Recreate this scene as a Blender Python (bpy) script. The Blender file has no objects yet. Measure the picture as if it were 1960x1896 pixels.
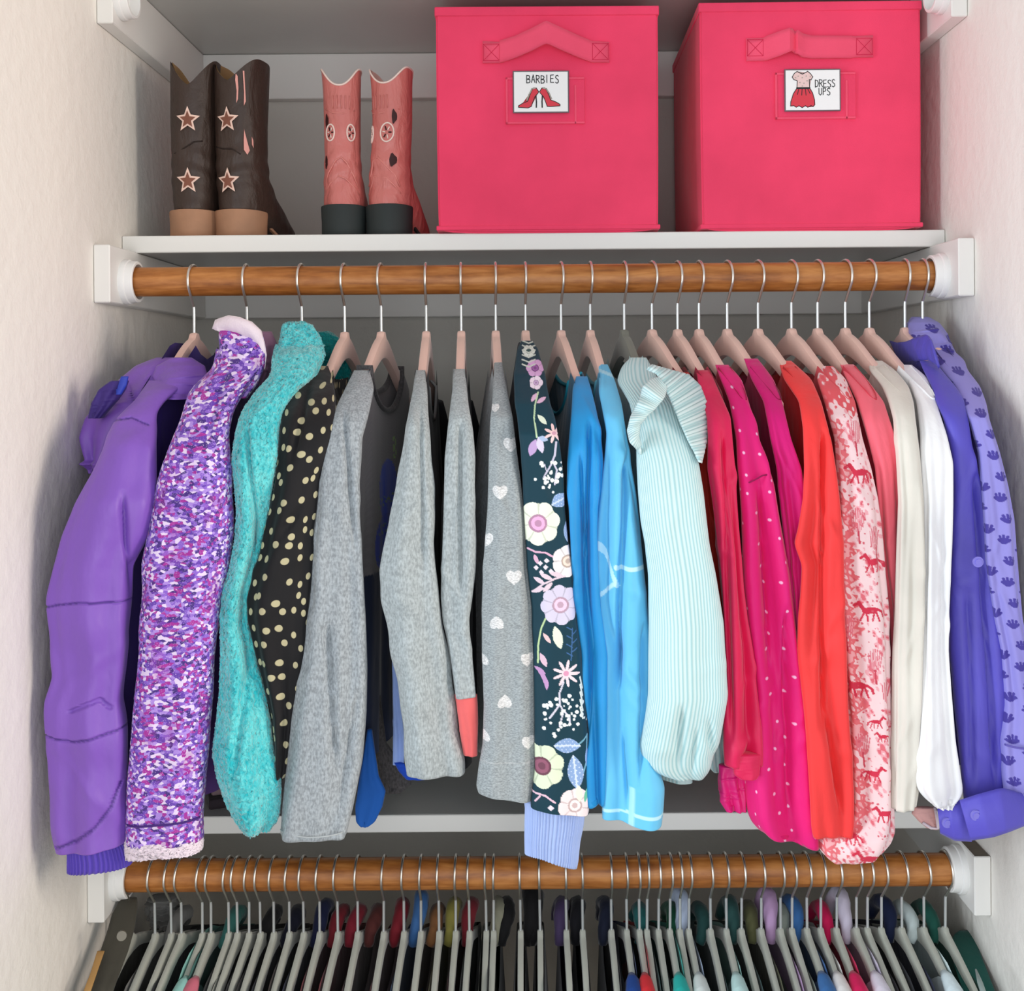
import bpy, bmesh, math, random
import numpy as np
from mathutils import Vector, Matrix
random.seed(7); RS = np.random.RandomState(11)
S = bpy.context.scene; COL = S.collection
# ------------------------------------------------------------------ camera
F = 2102.0; VX, VY = 1015.0, 715.0; ROLL = 0.0078; CZ = 1.70
cam_d = bpy.data.cameras.new('camera'); cam = bpy.data.objects.new('camera', cam_d); COL.objects.link(cam)
cam_d.sensor_width = 36; cam_d.lens = 36 * F / 1960; cam_d.clip_start = 0.01
cam_d.shift_x = -(VX - 980) / 1960; cam_d.shift_y = (VY - 948) / 1960
cam.matrix_world = Matrix.Translation((0, 0, CZ)) @ Matrix.Rotation(math.pi / 2, 4, 'X') @ Matrix.Rotation(-ROLL, 4, 'Z')
S.camera = cam
# ------------------------------------------------------------------ light
w = bpy.data.worlds.new('world'); S.world = w; w.use_nodes = True
w.node_tree.nodes['Background'].inputs[0].default_value = (0.86, 0.93, 1.0, 1)
w.node_tree.nodes['Background'].inputs[1].default_value = 0.46
def area(name, loc, target, sx, sy, power, col):
    d = bpy.data.lights.new(name, 'AREA'); d.shape = 'RECTANGLE'; d.size = sx; d.size_y = sy; d.energy = power; d.color = col
    o = bpy.data.objects.new(name, d); COL.objects.link(o); o.location = loc
    o.rotation_euler = (Vector(target) - Vector(loc)).to_track_quat('-Z', 'Y').to_euler()
    return o
area('left_window_light', (-1.55, 0.42, 1.45), (0.3, 1.2, 1.25), 0.5, 1.4, 22, (0.86, 0.94, 1.0))
area('right_lamp_light', (1.55, 0.42, 1.8), (-0.3, 1.2, 1.5), 0.5, 0.9, 20, (1.0, 0.88, 0.76))
area('front_bounce_fill', (0.0, -0.7, 1.45), (0.0, 1.3, 1.35), 1.5, 1.5, 13.5, (0.98, 0.99, 1.0))  # added fill standing in for light bounced around the room
S.view_settings.view_transform = 'Standard'; S.view_settings.look = 'None'; S.view_settings.gamma = 1
S.view_settings.use_curve_mapping = False; S.view_settings.exposure = 0.22
# ------------------------------------------------------------------ helpers
def P(px, py, Y):
    """point at depth Y seen at photo pixel (px, py)"""
    a = (px - VX) / F * Y; b = -(py - VY) / F * Y; c, s = math.cos(ROLL), math.sin(ROLL)
    return Vector((a * c + b * s, Y, CZ + (b * c - a * s)))
def Pn(px, py, Y):
    a = (px - VX) / F * Y; b = -(py - VY) / F * Y; c, s = math.cos(ROLL), math.sin(ROLL)
    return np.stack([a * c + b * s, Y + 0 * a, CZ + (b * c - a * s)], -1)
def lin(c):
    return tuple(((v / 255) / 12.92 if v / 255 <= 0.04045 else ((v / 255 + 0.055) / 1.055) ** 2.4) for v in c)
def tag(o, label=None, cat=None, group=None, kind=None):
    if label: o['label'] = label
    if cat: o['category'] = cat
    if group: o['group'] = group
    if kind: o['kind'] = kind
    return o
def empty(name, loc, label=None, cat=None, group=None, rz=0):
    o = bpy.data.objects.new(name, None); COL.objects.link(o); o.location = loc; o.rotation_euler = (0, 0, rz)
    o.empty_display_size = 0.02
    bpy.context.view_layer.update() if False else None
    return tag(o, label, cat, group)
def link(name, me, mats, parent=None, world=True):
    o = bpy.data.objects.new(name, me); COL.objects.link(o)
    for m in (mats if isinstance(mats, (list, tuple)) else [mats]):
        if m: me.materials.append(m)
    if parent:
        o.parent = parent
        if world:      # mesh data are in world coordinates
            mp = Matrix.LocRotScale(parent.location, parent.rotation_euler, None)
            if parent.parent: mp = Matrix.LocRotScale(parent.parent.location, parent.parent.rotation_euler, None) @ parent.matrix_parent_inverse @ mp if False else mp
            me.transform(wmat(parent).inverted())
    return o
def wmat(o):
    m = Matrix.LocRotScale(o.location, o.rotation_euler, None)
    return wmat(o.parent) @ m if o.parent else m
def smooth(me, ang=None):
    me.polygons.foreach_set('use_smooth', [True] * len(me.polygons))
    if ang is not None:
        try: me.set_sharp_from_angle(angle=ang)
        except Exception: pass
def mesh(name, verts, faces, mats, parent=None, sm=True, ang=None, world=True):
    me = bpy.data.meshes.new(name)
    me.from_pydata(verts.tolist() if hasattr(verts, 'tolist') else [tuple(v) for v in verts], [], faces); me.update()
    if sm: smooth(me, ang)
    return link(name, me, mats, parent, world)
def from_bm(name, bm, mats, parent=None, sm=False, ang=None, world=True):
    bmesh.ops.recalc_face_normals(bm, faces=bm.faces)
    me = bpy.data.meshes.new(name); bm.to_mesh(me); bm.free()
    if sm: smooth(me, ang)
    return link(name, me, mats, parent, world)
def box_bm(bm, x0, x1, y0, y1, z0, z1, bev=0.0, seg=2):
    r = bmesh.ops.create_cube(bm, size=1)
    bmesh.ops.scale(bm, vec=(x1 - x0, y1 - y0, z1 - z0), verts=r['verts'])
    bmesh.ops.translate(bm, vec=((x0 + x1) / 2, (y0 + y1) / 2, (z0 + z1) / 2), verts=r['verts'])
    if bev > 0:
        es = list({e for v in r['verts'] for e in v.link_edges})
        bmesh.ops.bevel(bm, geom=es, offset=bev, segments=seg, affect='EDGES', profile=0.5)
def box(name, x0, x1, y0, y1, z0, z1, mats, parent=None, bev=0.0, seg=2):
    bm = bmesh.new(); box_bm(bm, x0, x1, y0, y1, z0, z1, bev, seg)
    return from_bm(name, bm, mats, parent, sm=bev > 0, ang=0.6)
def cyl_bm(bm, c, axis, r, h, seg=32, r2=None):
    m = Matrix.Translation(c) @ Vector((0, 0, 1)).rotation_difference(Vector(axis)).to_matrix().to_4x4()
    bmesh.ops.create_cone(bm, cap_ends=True, segments=seg, radius1=r, radius2=r if r2 is None else r2, depth=h, matrix=m)
def sweep(pts, rad, seg=8, closed=False):
    """tube along a polyline; rad scalar or list"""
    pts = [Vector(p) for p in pts]; n = len(pts); V = []; Fc = []
    rs = rad if hasattr(rad, '__len__') else [rad] * n
    up = None
    for i, p in enumerate(pts):
        a = pts[(i - 1) % n] if (closed or i > 0) else p; b = pts[(i + 1) % n] if (closed or i < n - 1) else p
        t = (b - a).normalized()
        if up is None: up = t.orthogonal().normalized()
        up = (up - t * up.dot(t)).normalized(); sd = t.cross(up)
        for k in range(seg):
            an = 2 * math.pi * k / seg; V.append(p + (up * math.cos(an) + sd * math.sin(an)) * rs[i])
    m = n if closed else n - 1
    for i in range(m):
        for k in range(seg):
            a = i * seg + k; b = i * seg + (k + 1) % seg; c = ((i + 1) % n) * seg + (k + 1) % seg; d = ((i + 1) % n) * seg + k
            Fc.append((a, b, c, d))
    if not closed:
        Fc.append(tuple(range(seg))[::-1]); Fc.append(tuple((n - 1) * seg + k for k in range(seg)))
    return V, Fc
# ------------------------------------------------------------------ materials
def newmat(name, rough=0.6, sheen=0.0, spec=0.3, metal=0.0):
    m = bpy.data.materials.new(name); m.use_nodes = True; b = m.node_tree.nodes['Principled BSDF']
    b.inputs['Roughness'].default_value = rough; b.inputs['Metallic'].default_value = metal
    b.inputs['Specular IOR Level'].default_value = spec
    if sheen: b.inputs['Sheen Weight'].default_value = sheen; b.inputs['Sheen Roughness'].default_value = 0.4
    return m, m.node_tree, b
def nd(nt, t, **kw):
    n = nt.nodes.new(t)
    for k, v in kw.items():
        if k in n.inputs: n.inputs[k].default_value = v
        else: setattr(n, k, v)
    return n
def bump(nt, b, h, strength, dist):
    bn = nd(nt, 'ShaderNodeBump', Strength=strength, Distance=dist); nt.links.new(h, bn.inputs['Height'])
    prev = b.inputs['Normal'].links[0].from_socket if b.inputs['Normal'].links else None
    if prev: nt.links.new(prev, bn.inputs['Normal'])
    nt.links.new(bn.outputs[0], b.inputs['Normal'])
def objco(nt):
    return nd(nt, 'ShaderNodeTexCoord').outputs['Object']
def noise(nt, co, scale, detail=3, dim='3D', dist=0.0):
    n = nd(nt, 'ShaderNodeTexNoise', Scale=scale, Detail=detail, Distortion=dist); n.noise_dimensions = dim
    nt.links.new(co, n.inputs['Vector']); return n
def ramp(nt, fac, stops, interp='LINEAR'):
    r = nd(nt, 'ShaderNodeValToRGB'); r.color_ramp.interpolation = interp
    el = r.color_ramp.elements
    while len(el) < len(stops): el.new(0.5)
    for e, (p, c) in zip(el, stops): e.position = p; e.color = (*lin(c), 1)
    nt.links.new(fac, r.inputs[0]); return r.outputs[0]
def vmul(nt, co, v):
    n = nd(nt, 'ShaderNodeVectorMath', operation='MULTIPLY'); nt.links.new(co, n.inputs[0]); n.inputs[1].default_value = v
    return n.outputs[0]
def vary(c, k): return tuple(max(0, min(255, v * k)) for v in c)
def fabric(name, c, rough=0.8, sheen=0.25, weave=1500, wstr=0.15, wr=0.35, heather=0.0, wrscale=18, satin=False):
    m, nt, b = newmat(name, rough, sheen, 0.25 if not satin else 0.5)
    co = objco(nt)
    if heather:
        n1 = noise(nt, vmul(nt, co, (1, 1, 0.45)), 520, 2)
        n2 = noise(nt, vmul(nt, co, (1, 1, 2.5)), 130, 2)
        mx = nd(nt, 'ShaderNodeMath', operation='MULTIPLY_ADD'); nt.links.new(n2.outputs[0], mx.inputs[0]); mx.inputs[1].default_value = 0.35
        nt.links.new(n1.outputs[0], mx.inputs[2])
        col = ramp(nt, mx.outputs[0], [(0.5, vary(c, 1 - heather)), (0.85, vary(c, 1 + heather))])
    else:
        n1 = noise(nt, co, 9, 3); col = ramp(nt, n1.outputs[0], [(0.3, vary(c, 0.95)), (0.7, vary(c, 1.05))])
    nt.links.new(col, b.inputs['Base Color'])
    w1 = noise(nt, vmul(nt, co, (1, 1, 0.5)), wrscale, 4, dist=0.6); bump(nt, b, w1.outputs[0], wr, 0.012)
    w2 = noise(nt, co, weave, 2); bump(nt, b, w2.outputs[0], wstr, 0.0006)
    return m
def plain(name, c, rough=0.5, spec=0.4, bscale=0, bstr=0.2, bdist=0.001, metal=0.0, sheen=0.0, var=0.0):
    m, nt, b = newmat(name, rough, sheen, spec, metal)
    b.inputs['Base Color'].default_value = (*lin(c), 1); co = objco(nt)
    if var:
        n1 = noise(nt, co, 14, 4); nt.links.new(ramp(nt, n1.outputs[0], [(0.3, vary(c, 1 - var)), (0.7, vary(c, 1 + var))]), b.inputs['Base Color'])
    if bscale: bump(nt, b, noise(nt, co, bscale, 3).outputs[0], bstr, bdist)
    return m
def printed(name, rough=0.75, sheen=0.2, wr=0.25, spec=.25, heather=0):
    m, nt, b = newmat(name, rough, sheen, spec); a = nd(nt, 'ShaderNodeAttribute', attribute_name='prt')
    nt.links.new(a.outputs['Color'], b.inputs['Base Color']); co = objco(nt)
    if heather:
        hn = noise(nt, vmul(nt, co, (1, 1, 2.2)), 420, 3); hr = ramp(nt, hn.outputs[0], [(.32, vary((255, 255, 255), 1 - heather)), (.68, (255, 255, 255))])
        hm = nd(nt, 'ShaderNodeMix', data_type='RGBA', blend_type='MULTIPLY'); hm.inputs[0].default_value = 1; nt.links.new(a.outputs['Color'], hm.inputs[6]); nt.links.new(hr, hm.inputs[7]); nt.links.new(hm.outputs[2], b.inputs['Base Color'])
    bump(nt, b, noise(nt, vmul(nt, co, (1, 1, 0.5)), 18, 4).outputs[0], wr, 0.012); bump(nt, b, noise(nt, co, 1500, 2).outputs[0], 0.12, 0.0006)
    return m
def puv(nt): return nd(nt, 'ShaderNodeAttribute', attribute_name='puv').outputs['Vector']
def dotted(name, base, dot, cell, rad, rnd=0.55, rough=0.75, stretch=1.15, metal=0.0, wr=0.3, clus=1.0):
    m, nt, b = newmat(name, rough, 0.2, 0.3); uv = vmul(nt, puv(nt), (1 / cell, 1 / (cell * stretch), 0))
    v = nd(nt, 'ShaderNodeTexVoronoi', Scale=1.0, Randomness=rnd); v.voronoi_dimensions = '2D'; nt.links.new(uv, v.inputs['Vector'])
    nz = noise(nt, puv(nt), 0.25, 1)
    r = ramp(nt, v.outputs['Distance'], [(0, dot), (rad / cell, dot), (rad / cell + 0.035, base), (1, base)])
    nt.links.new(r, b.inputs['Base Color']); co = objco(nt)
    bump(nt, b, noise(nt, vmul(nt, co, (1, 1, 0.5)), 18, 4).outputs[0], wr, 0.012)
    return m
WHITE = plain('painted_wood_white', (234, 233, 229), 0.45, 0.4, 60, 0.1, 0.001)
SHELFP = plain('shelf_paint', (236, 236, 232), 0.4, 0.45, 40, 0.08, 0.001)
UNDER = plain('shelf_underside_grey', (196, 196, 192), 0.3, 0.5, 30, 0.08, 0.001)  # underside a darker grey than the rest of the board
TAUPE_TOP = plain('cleat_top_taupe', (118, 110, 98), 0.8, 0.2, 200, 0.3, 0.0005, var=0.1)  # grey-taupe colour of the upward cleat faces
PLASTIC = plain('white_plastic', (240, 240, 238), 0.35, 0.5)
def wallmat(name, c):
    m, nt, b = newmat(name, 0.75, 0, 0.3); b.inputs['Base Color'].default_value = (*lin(c), 1); co = objco(nt)
    bump(nt, b, noise(nt, co, 55, 4).outputs[0], 0.28, 0.006); bump(nt, b, noise(nt, co, 200, 2).outputs[0], 0.12, 0.002)
    return m
WALL = wallmat('wall_paint', (240, 236, 229)); BACKW = wallmat('wall_paint_back_shaded', (206, 204, 197))  # back wall is the same paint darkened, closet shade put into its colour
def woodmat(name, c1, c2, c3):
    m, nt, b = newmat(name, 0.42, 0, 0.45); co = objco(nt)
    st = vmul(nt, co, (2.2, 26, 26)); n = noise(nt, st, 2.2, 6, dist=1.6)
    n2 = noise(nt, vmul(nt, co, (14, 60, 60)), 3, 4)
    mx = nd(nt, 'ShaderNodeMath', operation='MULTIPLY_ADD'); nt.links.new(n2.outputs[0], mx.inputs[0]); mx.inputs[1].default_value = 0.45; nt.links.new(n.outputs[0], mx.inputs[2])
    nt.links.new(ramp(nt, mx.outputs[0], [(0.45, c1), (0.68, c2), (0.9, c3)]), b.inputs['Base Color'])
    bump(nt, b, n.outputs[0], 0.12, 0.001); return m
WOOD = woodmat('rod_wood', (120, 66, 26), (166, 102, 46), (194, 130, 70))
CHROME = plain('hook_metal', (222, 218, 210), 0.36, 0.5, metal=1.0)
STEMM = plain('hook_stem_metal', (222, 226, 226), 0.38, 0.5, metal=0.75)
VELVET = plain('pink_velvet', (236, 196, 182), 0.75, 0.3, 900, 0.25, 0.0005, sheen=0.45)
VELVET_G = plain('grey_velvet', (126, 126, 116), 0.8, 0.25, 900, 0.25, 0.0005, sheen=0.4)
VELVET_S = plain('slim_grey_velvet', (186, 189, 178), 0.8, 0.25, 700, 0.3, 0.0006, sheen=0.4)
# ------------------------------------------------------------------ room
XL, XR = -0.5145, 0.5255; YB = 1.695; YF = 0.93
def struct(o): o['kind'] = 'structure'; return o
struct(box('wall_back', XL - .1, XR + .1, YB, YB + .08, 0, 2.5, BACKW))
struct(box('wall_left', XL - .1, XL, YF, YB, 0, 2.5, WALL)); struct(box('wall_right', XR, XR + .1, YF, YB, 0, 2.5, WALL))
for sg, nm in ((-1, 'left'), (1, 'right')):
    xa, xb = sorted((sg * (1.9), (XL if sg < 0 else XR) + sg * .1)); struct(box('wall_front_' + nm, xa, xb, YF, YF + .1, 0, 2.5, WALL))
struct(box('floor', -1.9, 1.9, -1.2, YB + .08, -.05, 0, plain('carpet_beige', (170, 160, 148), 0.95, 0.1, 300, 0.6, 0.003)))
struct(box('ceiling', XL - .1, XR + .1, YF, YB + .08, 2.5, 2.55, WALL))
# shelf levels: (z top of board, front Y, cleat front Y, rod Y, rod z)
LV = {'top': (CZ + .5115, 1.365, 1.31, 1.335, CZ + .461), 'mid': (CZ + .1773, 1.39, 1.295, 1.345, CZ + .116), 'low': (CZ - .538, 1.345, 1.262, 1.302, CZ - .591)}
SH = {'top': ('high white shelf board above the boots and pink bins', ), 'mid': ('white shelf board carrying the boots and two pink bins', ), 'low': ('white shelf board behind the hanging sleeves, above the lower rod', )}
tn = 0
for k, (zt, yf, cf, ry, rz) in LV.items():
    th = .0205; e = empty('shelf', (0, yf, zt), SH[k][0], 'shelf')
    bm = bmesh.new(); box_bm(bm, XL + .0008, XR - .0008, yf + .0005, YB - .0005, zt - th, zt, .0012, 1)
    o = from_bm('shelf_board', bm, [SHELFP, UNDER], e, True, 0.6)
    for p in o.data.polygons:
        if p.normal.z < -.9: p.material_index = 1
    box('front_edge', XL + .0006, XR - .0006, yf - .004, yf + .0005, zt - th - .0005, zt + .0004, SHELFP, e, .001, 1)
    zb = zt - th - .0004; h = .0685
    cl = []
    for sx, nm in ((0, 'left'), (1, 'right')):
        tn += 1; x0, x1 = (XL + .0004, XL + .0196) if sx == 0 else (XR - .0196, XR - .0004)
        bm = bmesh.new(); box_bm(bm, x0, x1, cf, YB - .02, zb - h, zb, .0012, 1)
        o = from_bm('trim_%d' % tn, bm, [WHITE, TAUPE_TOP], None, True, 0.6); o['kind'] = 'structure'
        for p in o.data.polygons:
            if p.normal.z > .9: p.material_index = 1
        # rod socket, bolted on the cleat's inner face
        s = 1 if sx == 0 else -1; xs = x1 if sx == 0 else x0
        so = empty('rod_socket', (xs, ry, rz), {'top': 'white rod socket on the high %s cleat' % nm, 'mid': 'white socket holding the %s end of the upper wooden rod' % nm, 'low': 'white socket holding the %s end of the lower wooden rod' % nm}[k], 'rod socket')
        V, Fc = [], []
        prof = [(0, 0), (0, .0272), (.003, .0278), (.0065, .0272), (.0075, .0258), (.0155, .0252), (.0165, .0243), (.0165, .0215), (.004, .0207), (.004, 0)]
        for a in range(40):
            an = 2 * math.pi * a / 40
            for (dx, r) in prof: V.append((xs + s * dx, ry + r * math.cos(an), rz + r * math.sin(an)))
        n = len(prof)
        for a in range(40):
            for j in range(n - 1): Fc.append((a * n + j, a * n + j + 1, ((a + 1) % 40) * n + j + 1, ((a + 1) % 40) * n + j))
        bm = bmesh.new(); me = bpy.data.meshes.new('t'); me.from_pydata(V, [], Fc); bm.from_mesh(me); bpy.data.meshes.remove(me)
        bmesh.ops.remove_doubles(bm, verts=bm.verts, dist=1e-6); from_bm('socket_cup', bm, PLASTIC, so, True, 0.5)
        bm = bmesh.new(); cyl_bm(bm, (xs + s * .0048, ry, rz), (s, 0, 0), .004, .002, 16); from_bm('screw', bm, CHROME, so, True, 0.5)
    tn += 1
    struct(box('trim_%d' % tn, XL + .0004, XR - .0004, YB - .0195, YB - .0004, zb - h, zb, WHITE, None, .0012, 1))
ROD = {}
for k, lb, rr in (('mid', 'brown wooden closet rod under the shelf, carrying the pink hangers', .0178), ('low', 'brown wooden closet rod along the bottom, carrying the slim grey hangers', .0182)):
    ry, rz = LV[k][3], LV[k][4]; ROD[k] = (ry, rz, rr)
    bm = bmesh.new(); cyl_bm(bm, (0, 0, 0), (1, 0, 0), rr, XR - XL - .05, 48)
    bmesh.ops.translate(bm, vec=((XL + XR) / 2, 0, 0), verts=bm.verts)
    o = from_bm('closet_rod', bm, WOOD, None, True, 0.6); o.location = (0, ry, rz); tag(o, lb, 'rod')
# ------------------------------------------------------------------ coat hangers
OUT = [(0, .004), (.004, .0035), (.0065, 0), (.009, -.0035), (.016, -.006), (.028, -.0115), (.042, -.0195), (.06, -.031), (.085, -.046), (.115, -.062), (.138, -.074), (.150, -.083)]
INN = [(.151, -.092), (.14, -.089), (.115, -.0775), (.085, -.063), (.06, -.0495), (.045, -.0425), (.032, -.037), (.020, -.0325), (.010, -.030), (0, -.0292)]
def hanger_meshes(rr, drop, thick, outp, innp, wire, half=.18):
    """local frame: origin = rod centre, +Y away from camera; neck at z=-drop"""
    # hook wire
    R = rr + wire + .0006; pts = []
    for a in np.linspace(-35, 205, 26):      # from behind the rod, over the top, round the front
        an = math.radians(a); pts.append((0, R * math.cos(an), R * math.sin(an)))
    tail = Vector(pts[-1]); pts += [tuple(tail.lerp(Vector((0, 0, -R - .012)), t)) for t in (.35, .7)]
    pts.append((0, -.001, -R - .0105))
    V, Fc = sweep(pts, wire, 8); hk = bpy.data.meshes.new('hook'); hk.from_pydata([tuple(v) for v in V], [], Fc); smooth(hk, .8); hk.materials.append(CHROME)
    V, Fc = sweep([(0, -.001, -R - .010), (0, 0, -R - .014), (0, 0, -drop - .002)], [wire * 1.0, wire * 1.15, wire * 1.15], 8)
    st = bpy.data.meshes.new('hook_stem'); st.from_pydata([tuple(v) for v in V], [], Fc); smooth(st, .8); st.materials.append(STEMM)
    poly = [(s, z) for s, z in outp] + list(innp); poly = poly + [(-s, z) for s, z in reversed(poly) if s > 1e-6]
    bm = bmesh.new(); a = [bm.verts.new((-thick / 2, s, z - drop)) for s, z in poly]; b = [bm.verts.new((thick / 2, s, z - drop)) for s, z in poly]
    n = len(poly); no, ni = len(outp), len(innp)
    # quads between outer and inner outline on both faces
    right = list(range(no + ni)); 
    def pair(side):
        outi = [i for i in range(no)]; ini = [no + ni - 1 - j for j in range(ni)]
        if side < 0:
            mp = {0: 0, no + ni - 1: no + ni - 1}; rest = [i for i in reversed(range(no + ni)) if poly[i][0] > 1e-6]
            for q, i in enumerate(rest): mp[i] = no + ni + q
            outi = [mp[i] for i in outi]; ini = [mp[i] for i in ini]
        return outi, ini
    for vs in (a, b):
        for side in (1, -1):
            oi, ii = pair(side); i = j = 0
            while i < len(oi) - 1 or j < len(ii) - 1:
                so = abs(poly[oi[i + 1]][0]) if i < len(oi) - 1 else 9; si = abs(poly[ii[j + 1]][0]) if j < len(ii) - 1 else 9
                try:
                    if so <= si: bm.faces.new((vs[oi[i]], vs[oi[i + 1]], vs[ii[j]])); i += 1
                    else: bm.faces.new((vs[oi[i]], vs[ii[j + 1]], vs[ii[j]])); j += 1
                except ValueError: i += 1; j += 1
    for i in range(n):
        j = (i + 1) % n; bm.faces.new((a[i], a[j], b[j], b[i]))
    bmesh.ops.recalc_face_normals(bm, faces=bm.faces)
    es = [e for e in bm.edges if len(e.link_faces) == 2 and e.calc_face_angle(0) > 1.2 and abs(e.verts[0].co.x - e.verts[1].co.x) < 1e-6]
    bmesh.ops.bevel(bm, geom=es, offset=thick * .36, segments=2, affect='EDGES', profile=.6)
    bd = bpy.data.meshes.new('hanger_body'); bm.to_mesh(bd); bm.free(); smooth(bd, .9)
    return hk, st, bd
RY, RZ, RR = ROD['mid']; DROP = RZ - (CZ + .0493)
hkU, stU, bdU = hanger_meshes(RR, DROP, .0105, OUT, INN, .00165)
bdP = bdU.copy(); bdP.materials.append(VELVET); bdG = bdU.copy(); bdG.materials.append(VELVET_G)
OUTs = [(s, z * .95 - (0.0 if s < .01 else .0)) for s, z in OUT]; INNs = [(s, z * .8 if s > .05 else z * .6) for s, z in INN]
OUT2 = [(0, .003), (.003, .0025), (.005, -.001), (.012, -.004), (.03, -.011), (.06, -.024), (.09, -.038), (.12, -.052), (.15, -.066), (.175, -.078)]
INN2 = [(.178, -.089), (.15, -.080), (.12, -.066), (.09, -.052), (.06, -.038), (.03, -.025), (.015, -.020), (0, -.019)]
LY, LZ, LR = ROD['low']; DROPL = LZ - (CZ - .662)
hkL, stL, bdL = hanger_meshes(LR, DROPL, .0068, OUT2, INN2, .0015); bdL.materials.append(VELVET_S)
def place_hanger(x, rot, lower, label, group, body=None, tilt=0.0):
    y, z = (LY, LZ) if lower else (RY, RZ)
    t = empty('coat_hanger', (x, y, z), label, 'coat hanger', group, rot); t.rotation_euler = (0, tilt, rot)
    for nm, me in (('hook', hkL if lower else hkU), ('hook_stem', stL if lower else stU), ('hanger_body', body or (bdL if lower else bdP))):
        o = bpy.data.objects.new(nm, me); COL.objects.link(o); o.parent = t
    return t
# ------------------------------------------------------------------ cloth builders
def gsm(a, s):
    if s <= 0: return a
    k = int(3 * s) + 1; x = np.arange(-k, k + 1); g = np.exp(-x * x / (2 * s * s)); g /= g.sum()
    p = np.concatenate([2 * a[0] - a[k:0:-1], a, 2 * a[-1] - a[-2:-k - 2:-1]]); return np.convolve(p, g, 'valid')
def setattrs(me, prt=None, uv=None):
    n = len(me.vertices)
    if prt is not None:
        a = me.attributes.new('prt', 'FLOAT_COLOR', 'POINT'); c = np.ones((n, 4), np.float32); k = min(n, len(prt)); c[:k, :3] = prt[:k]; a.data.foreach_set('color', c.ravel())
    if uv is not None:
        a = me.attributes.new('puv', 'FLOAT_VECTOR', 'POINT'); c = np.zeros((n, 3), np.float32); k = min(n, len(uv)); c[:k, :2] = uv[:k]; a.data.foreach_set('vector', c.ravel())
def lut(a): a = np.asarray(a, float) / 255; return np.where(a <= .04045, a / 12.92, ((a + .055) / 1.055) ** 2.4)
DEFD = ([640, 690, 711, 740, 797, 860, 950, 1700], [1.335, 1.285, 1.258, 1.222, 1.175, 1.158, 1.15, 1.145])
def tube(name, rows, mat, parent, depth=None, dr=.62, nu=56, nv=170, fold=.0032, kf=(3, 5, 8), seed=0, pw=2.3, hem=(0, 0), paint=None,
         sm=5, bumps=0.0, ramp_=(0.05, .35), rmin=.010, rmax=.034, rib=0, wob=.0, fuzz=0.0, folds=None, grooves=None):
    """closed cloth tube whose outline follows rows (y, xl, xr) at the given depth"""
    rs = np.random.RandomState(seed + 3); rows = np.array(rows, float); y0, y1 = rows[0, 0], rows[-1, 0]
    ys = np.linspace(y0, y1, nv); s = sm * nv / 170 * 200 / max(60, (y1 - y0)) * (y1 - y0) / 900 + .01
    xl = gsm(np.interp(ys, rows[:, 0], rows[:, 1]), max(.6, s)); xr = gsm(np.interp(ys, rows[:, 0], rows[:, 2]), max(.6, s))
    dd = depth or DEFD
    Yc = np.interp(ys, dd[0], dd[1]) if isinstance(dd, tuple) else np.full(nv, float(dd)); Yc = gsm(Yc, 3)
    th = np.linspace(-math.pi, math.pi, nu, endpoint=False) if not nu % 2 else np.linspace(-math.pi, math.pi, nu, endpoint=False)
    sx = np.sin(th); cx = -np.cos(th)      # th=0 -> front (towards camera, -Y)
    ux = np.sign(sx) * np.abs(sx) ** (2 / pw); uy = -np.sign(np.cos(th)) * np.abs(np.cos(th)) ** (2 / pw)
    xc = (xl + xr) / 2; hw = (xr - xl) / 2; t = np.linspace(0, 1, nv)
    PX = xc[:, None] + hw[:, None] * ux[None, :]
    e = np.clip((t - .82) / .18, 0, 1) ** 2; ht = (hem[0] * (1 - ux) / 2 + hem[1] * (1 + ux) / 2)
    PY = ys[:, None] + e[:, None] * ht[None, :]
    YC = np.repeat(Yc[:, None], nu, 1); B = Pn(PX, PY, YC)
    hm = hw / F * Yc; r = np.clip(hm * dr, rmin, rmax)
    e1 = np.minimum(1, (t / .03 + .35)); r = r * np.minimum(1, e1)
    w = np.zeros((nv, nu)); am = np.clip((t - ramp_[0]) / ramp_[1], 0, 1)
    for k in kf:
        ph = rs.rand() * 6.28; dr_ = rs.uniform(-2.2, 2.2); wv = rs.rand() * 6.28; fw = rs.uniform(1.2, 3)
        w += np.sin(k * th[None, :] + ph + dr_ * t[:, None] + .7 * np.sin(fw * 3.1 * t[:, None] + wv)) * (1.0 / (1 + .25 * k)) * am[:, None]
    for q in range(5):                      # slanting wrinkles
        tc = rs.rand(); c0 = rs.uniform(-1, 1); sl = rs.uniform(-.10, .10)
        w += .45 * np.exp(-((t[:, None] - tc - sl * ux[None, :]) / .018) ** 2) * np.exp(-((ux[None, :] - c0) / .7) ** 2)
    w *= fold
    if folds:                               # explicit valleys: (x0,y0,x1,y1,width,depth)
        for (ax, ay, bx, by, wd, dp) in folds:
            tt = np.clip((PY - ay) / (by - ay), 0, 1); lx = ax + (bx - ax) * tt
            en = np.clip((PY - ay) / 40, 0, 1) * np.clip((by - PY) / 60, 0, 1); en = np.where((PY > ay) & (PY < by), en, 0)
            w -= dp * np.exp(-((PX - lx) / wd) ** 2) * en * (uy[None, :] < 0)
    if grooves:
        for pts, wd, dp in grooves: w -= dp * seg(PX, PY, pts, wd * 1.6) * (uy[None, :] < .2)
    if bumps: 
        for q in range(6): w += bumps * np.sin(2 * math.pi * t[:, None] * rs.uniform(3, 9) + rs.rand() * 6 + 1.2 * np.sin(th[None, :] * rs.randint(1, 3) + rs.rand() * 6)) / 6 * 2
    if rib: w += .0011 * np.sin(rib * th[None, :])
    if fuzz: w += fuzz * rs.randn(nv, nu)
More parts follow.
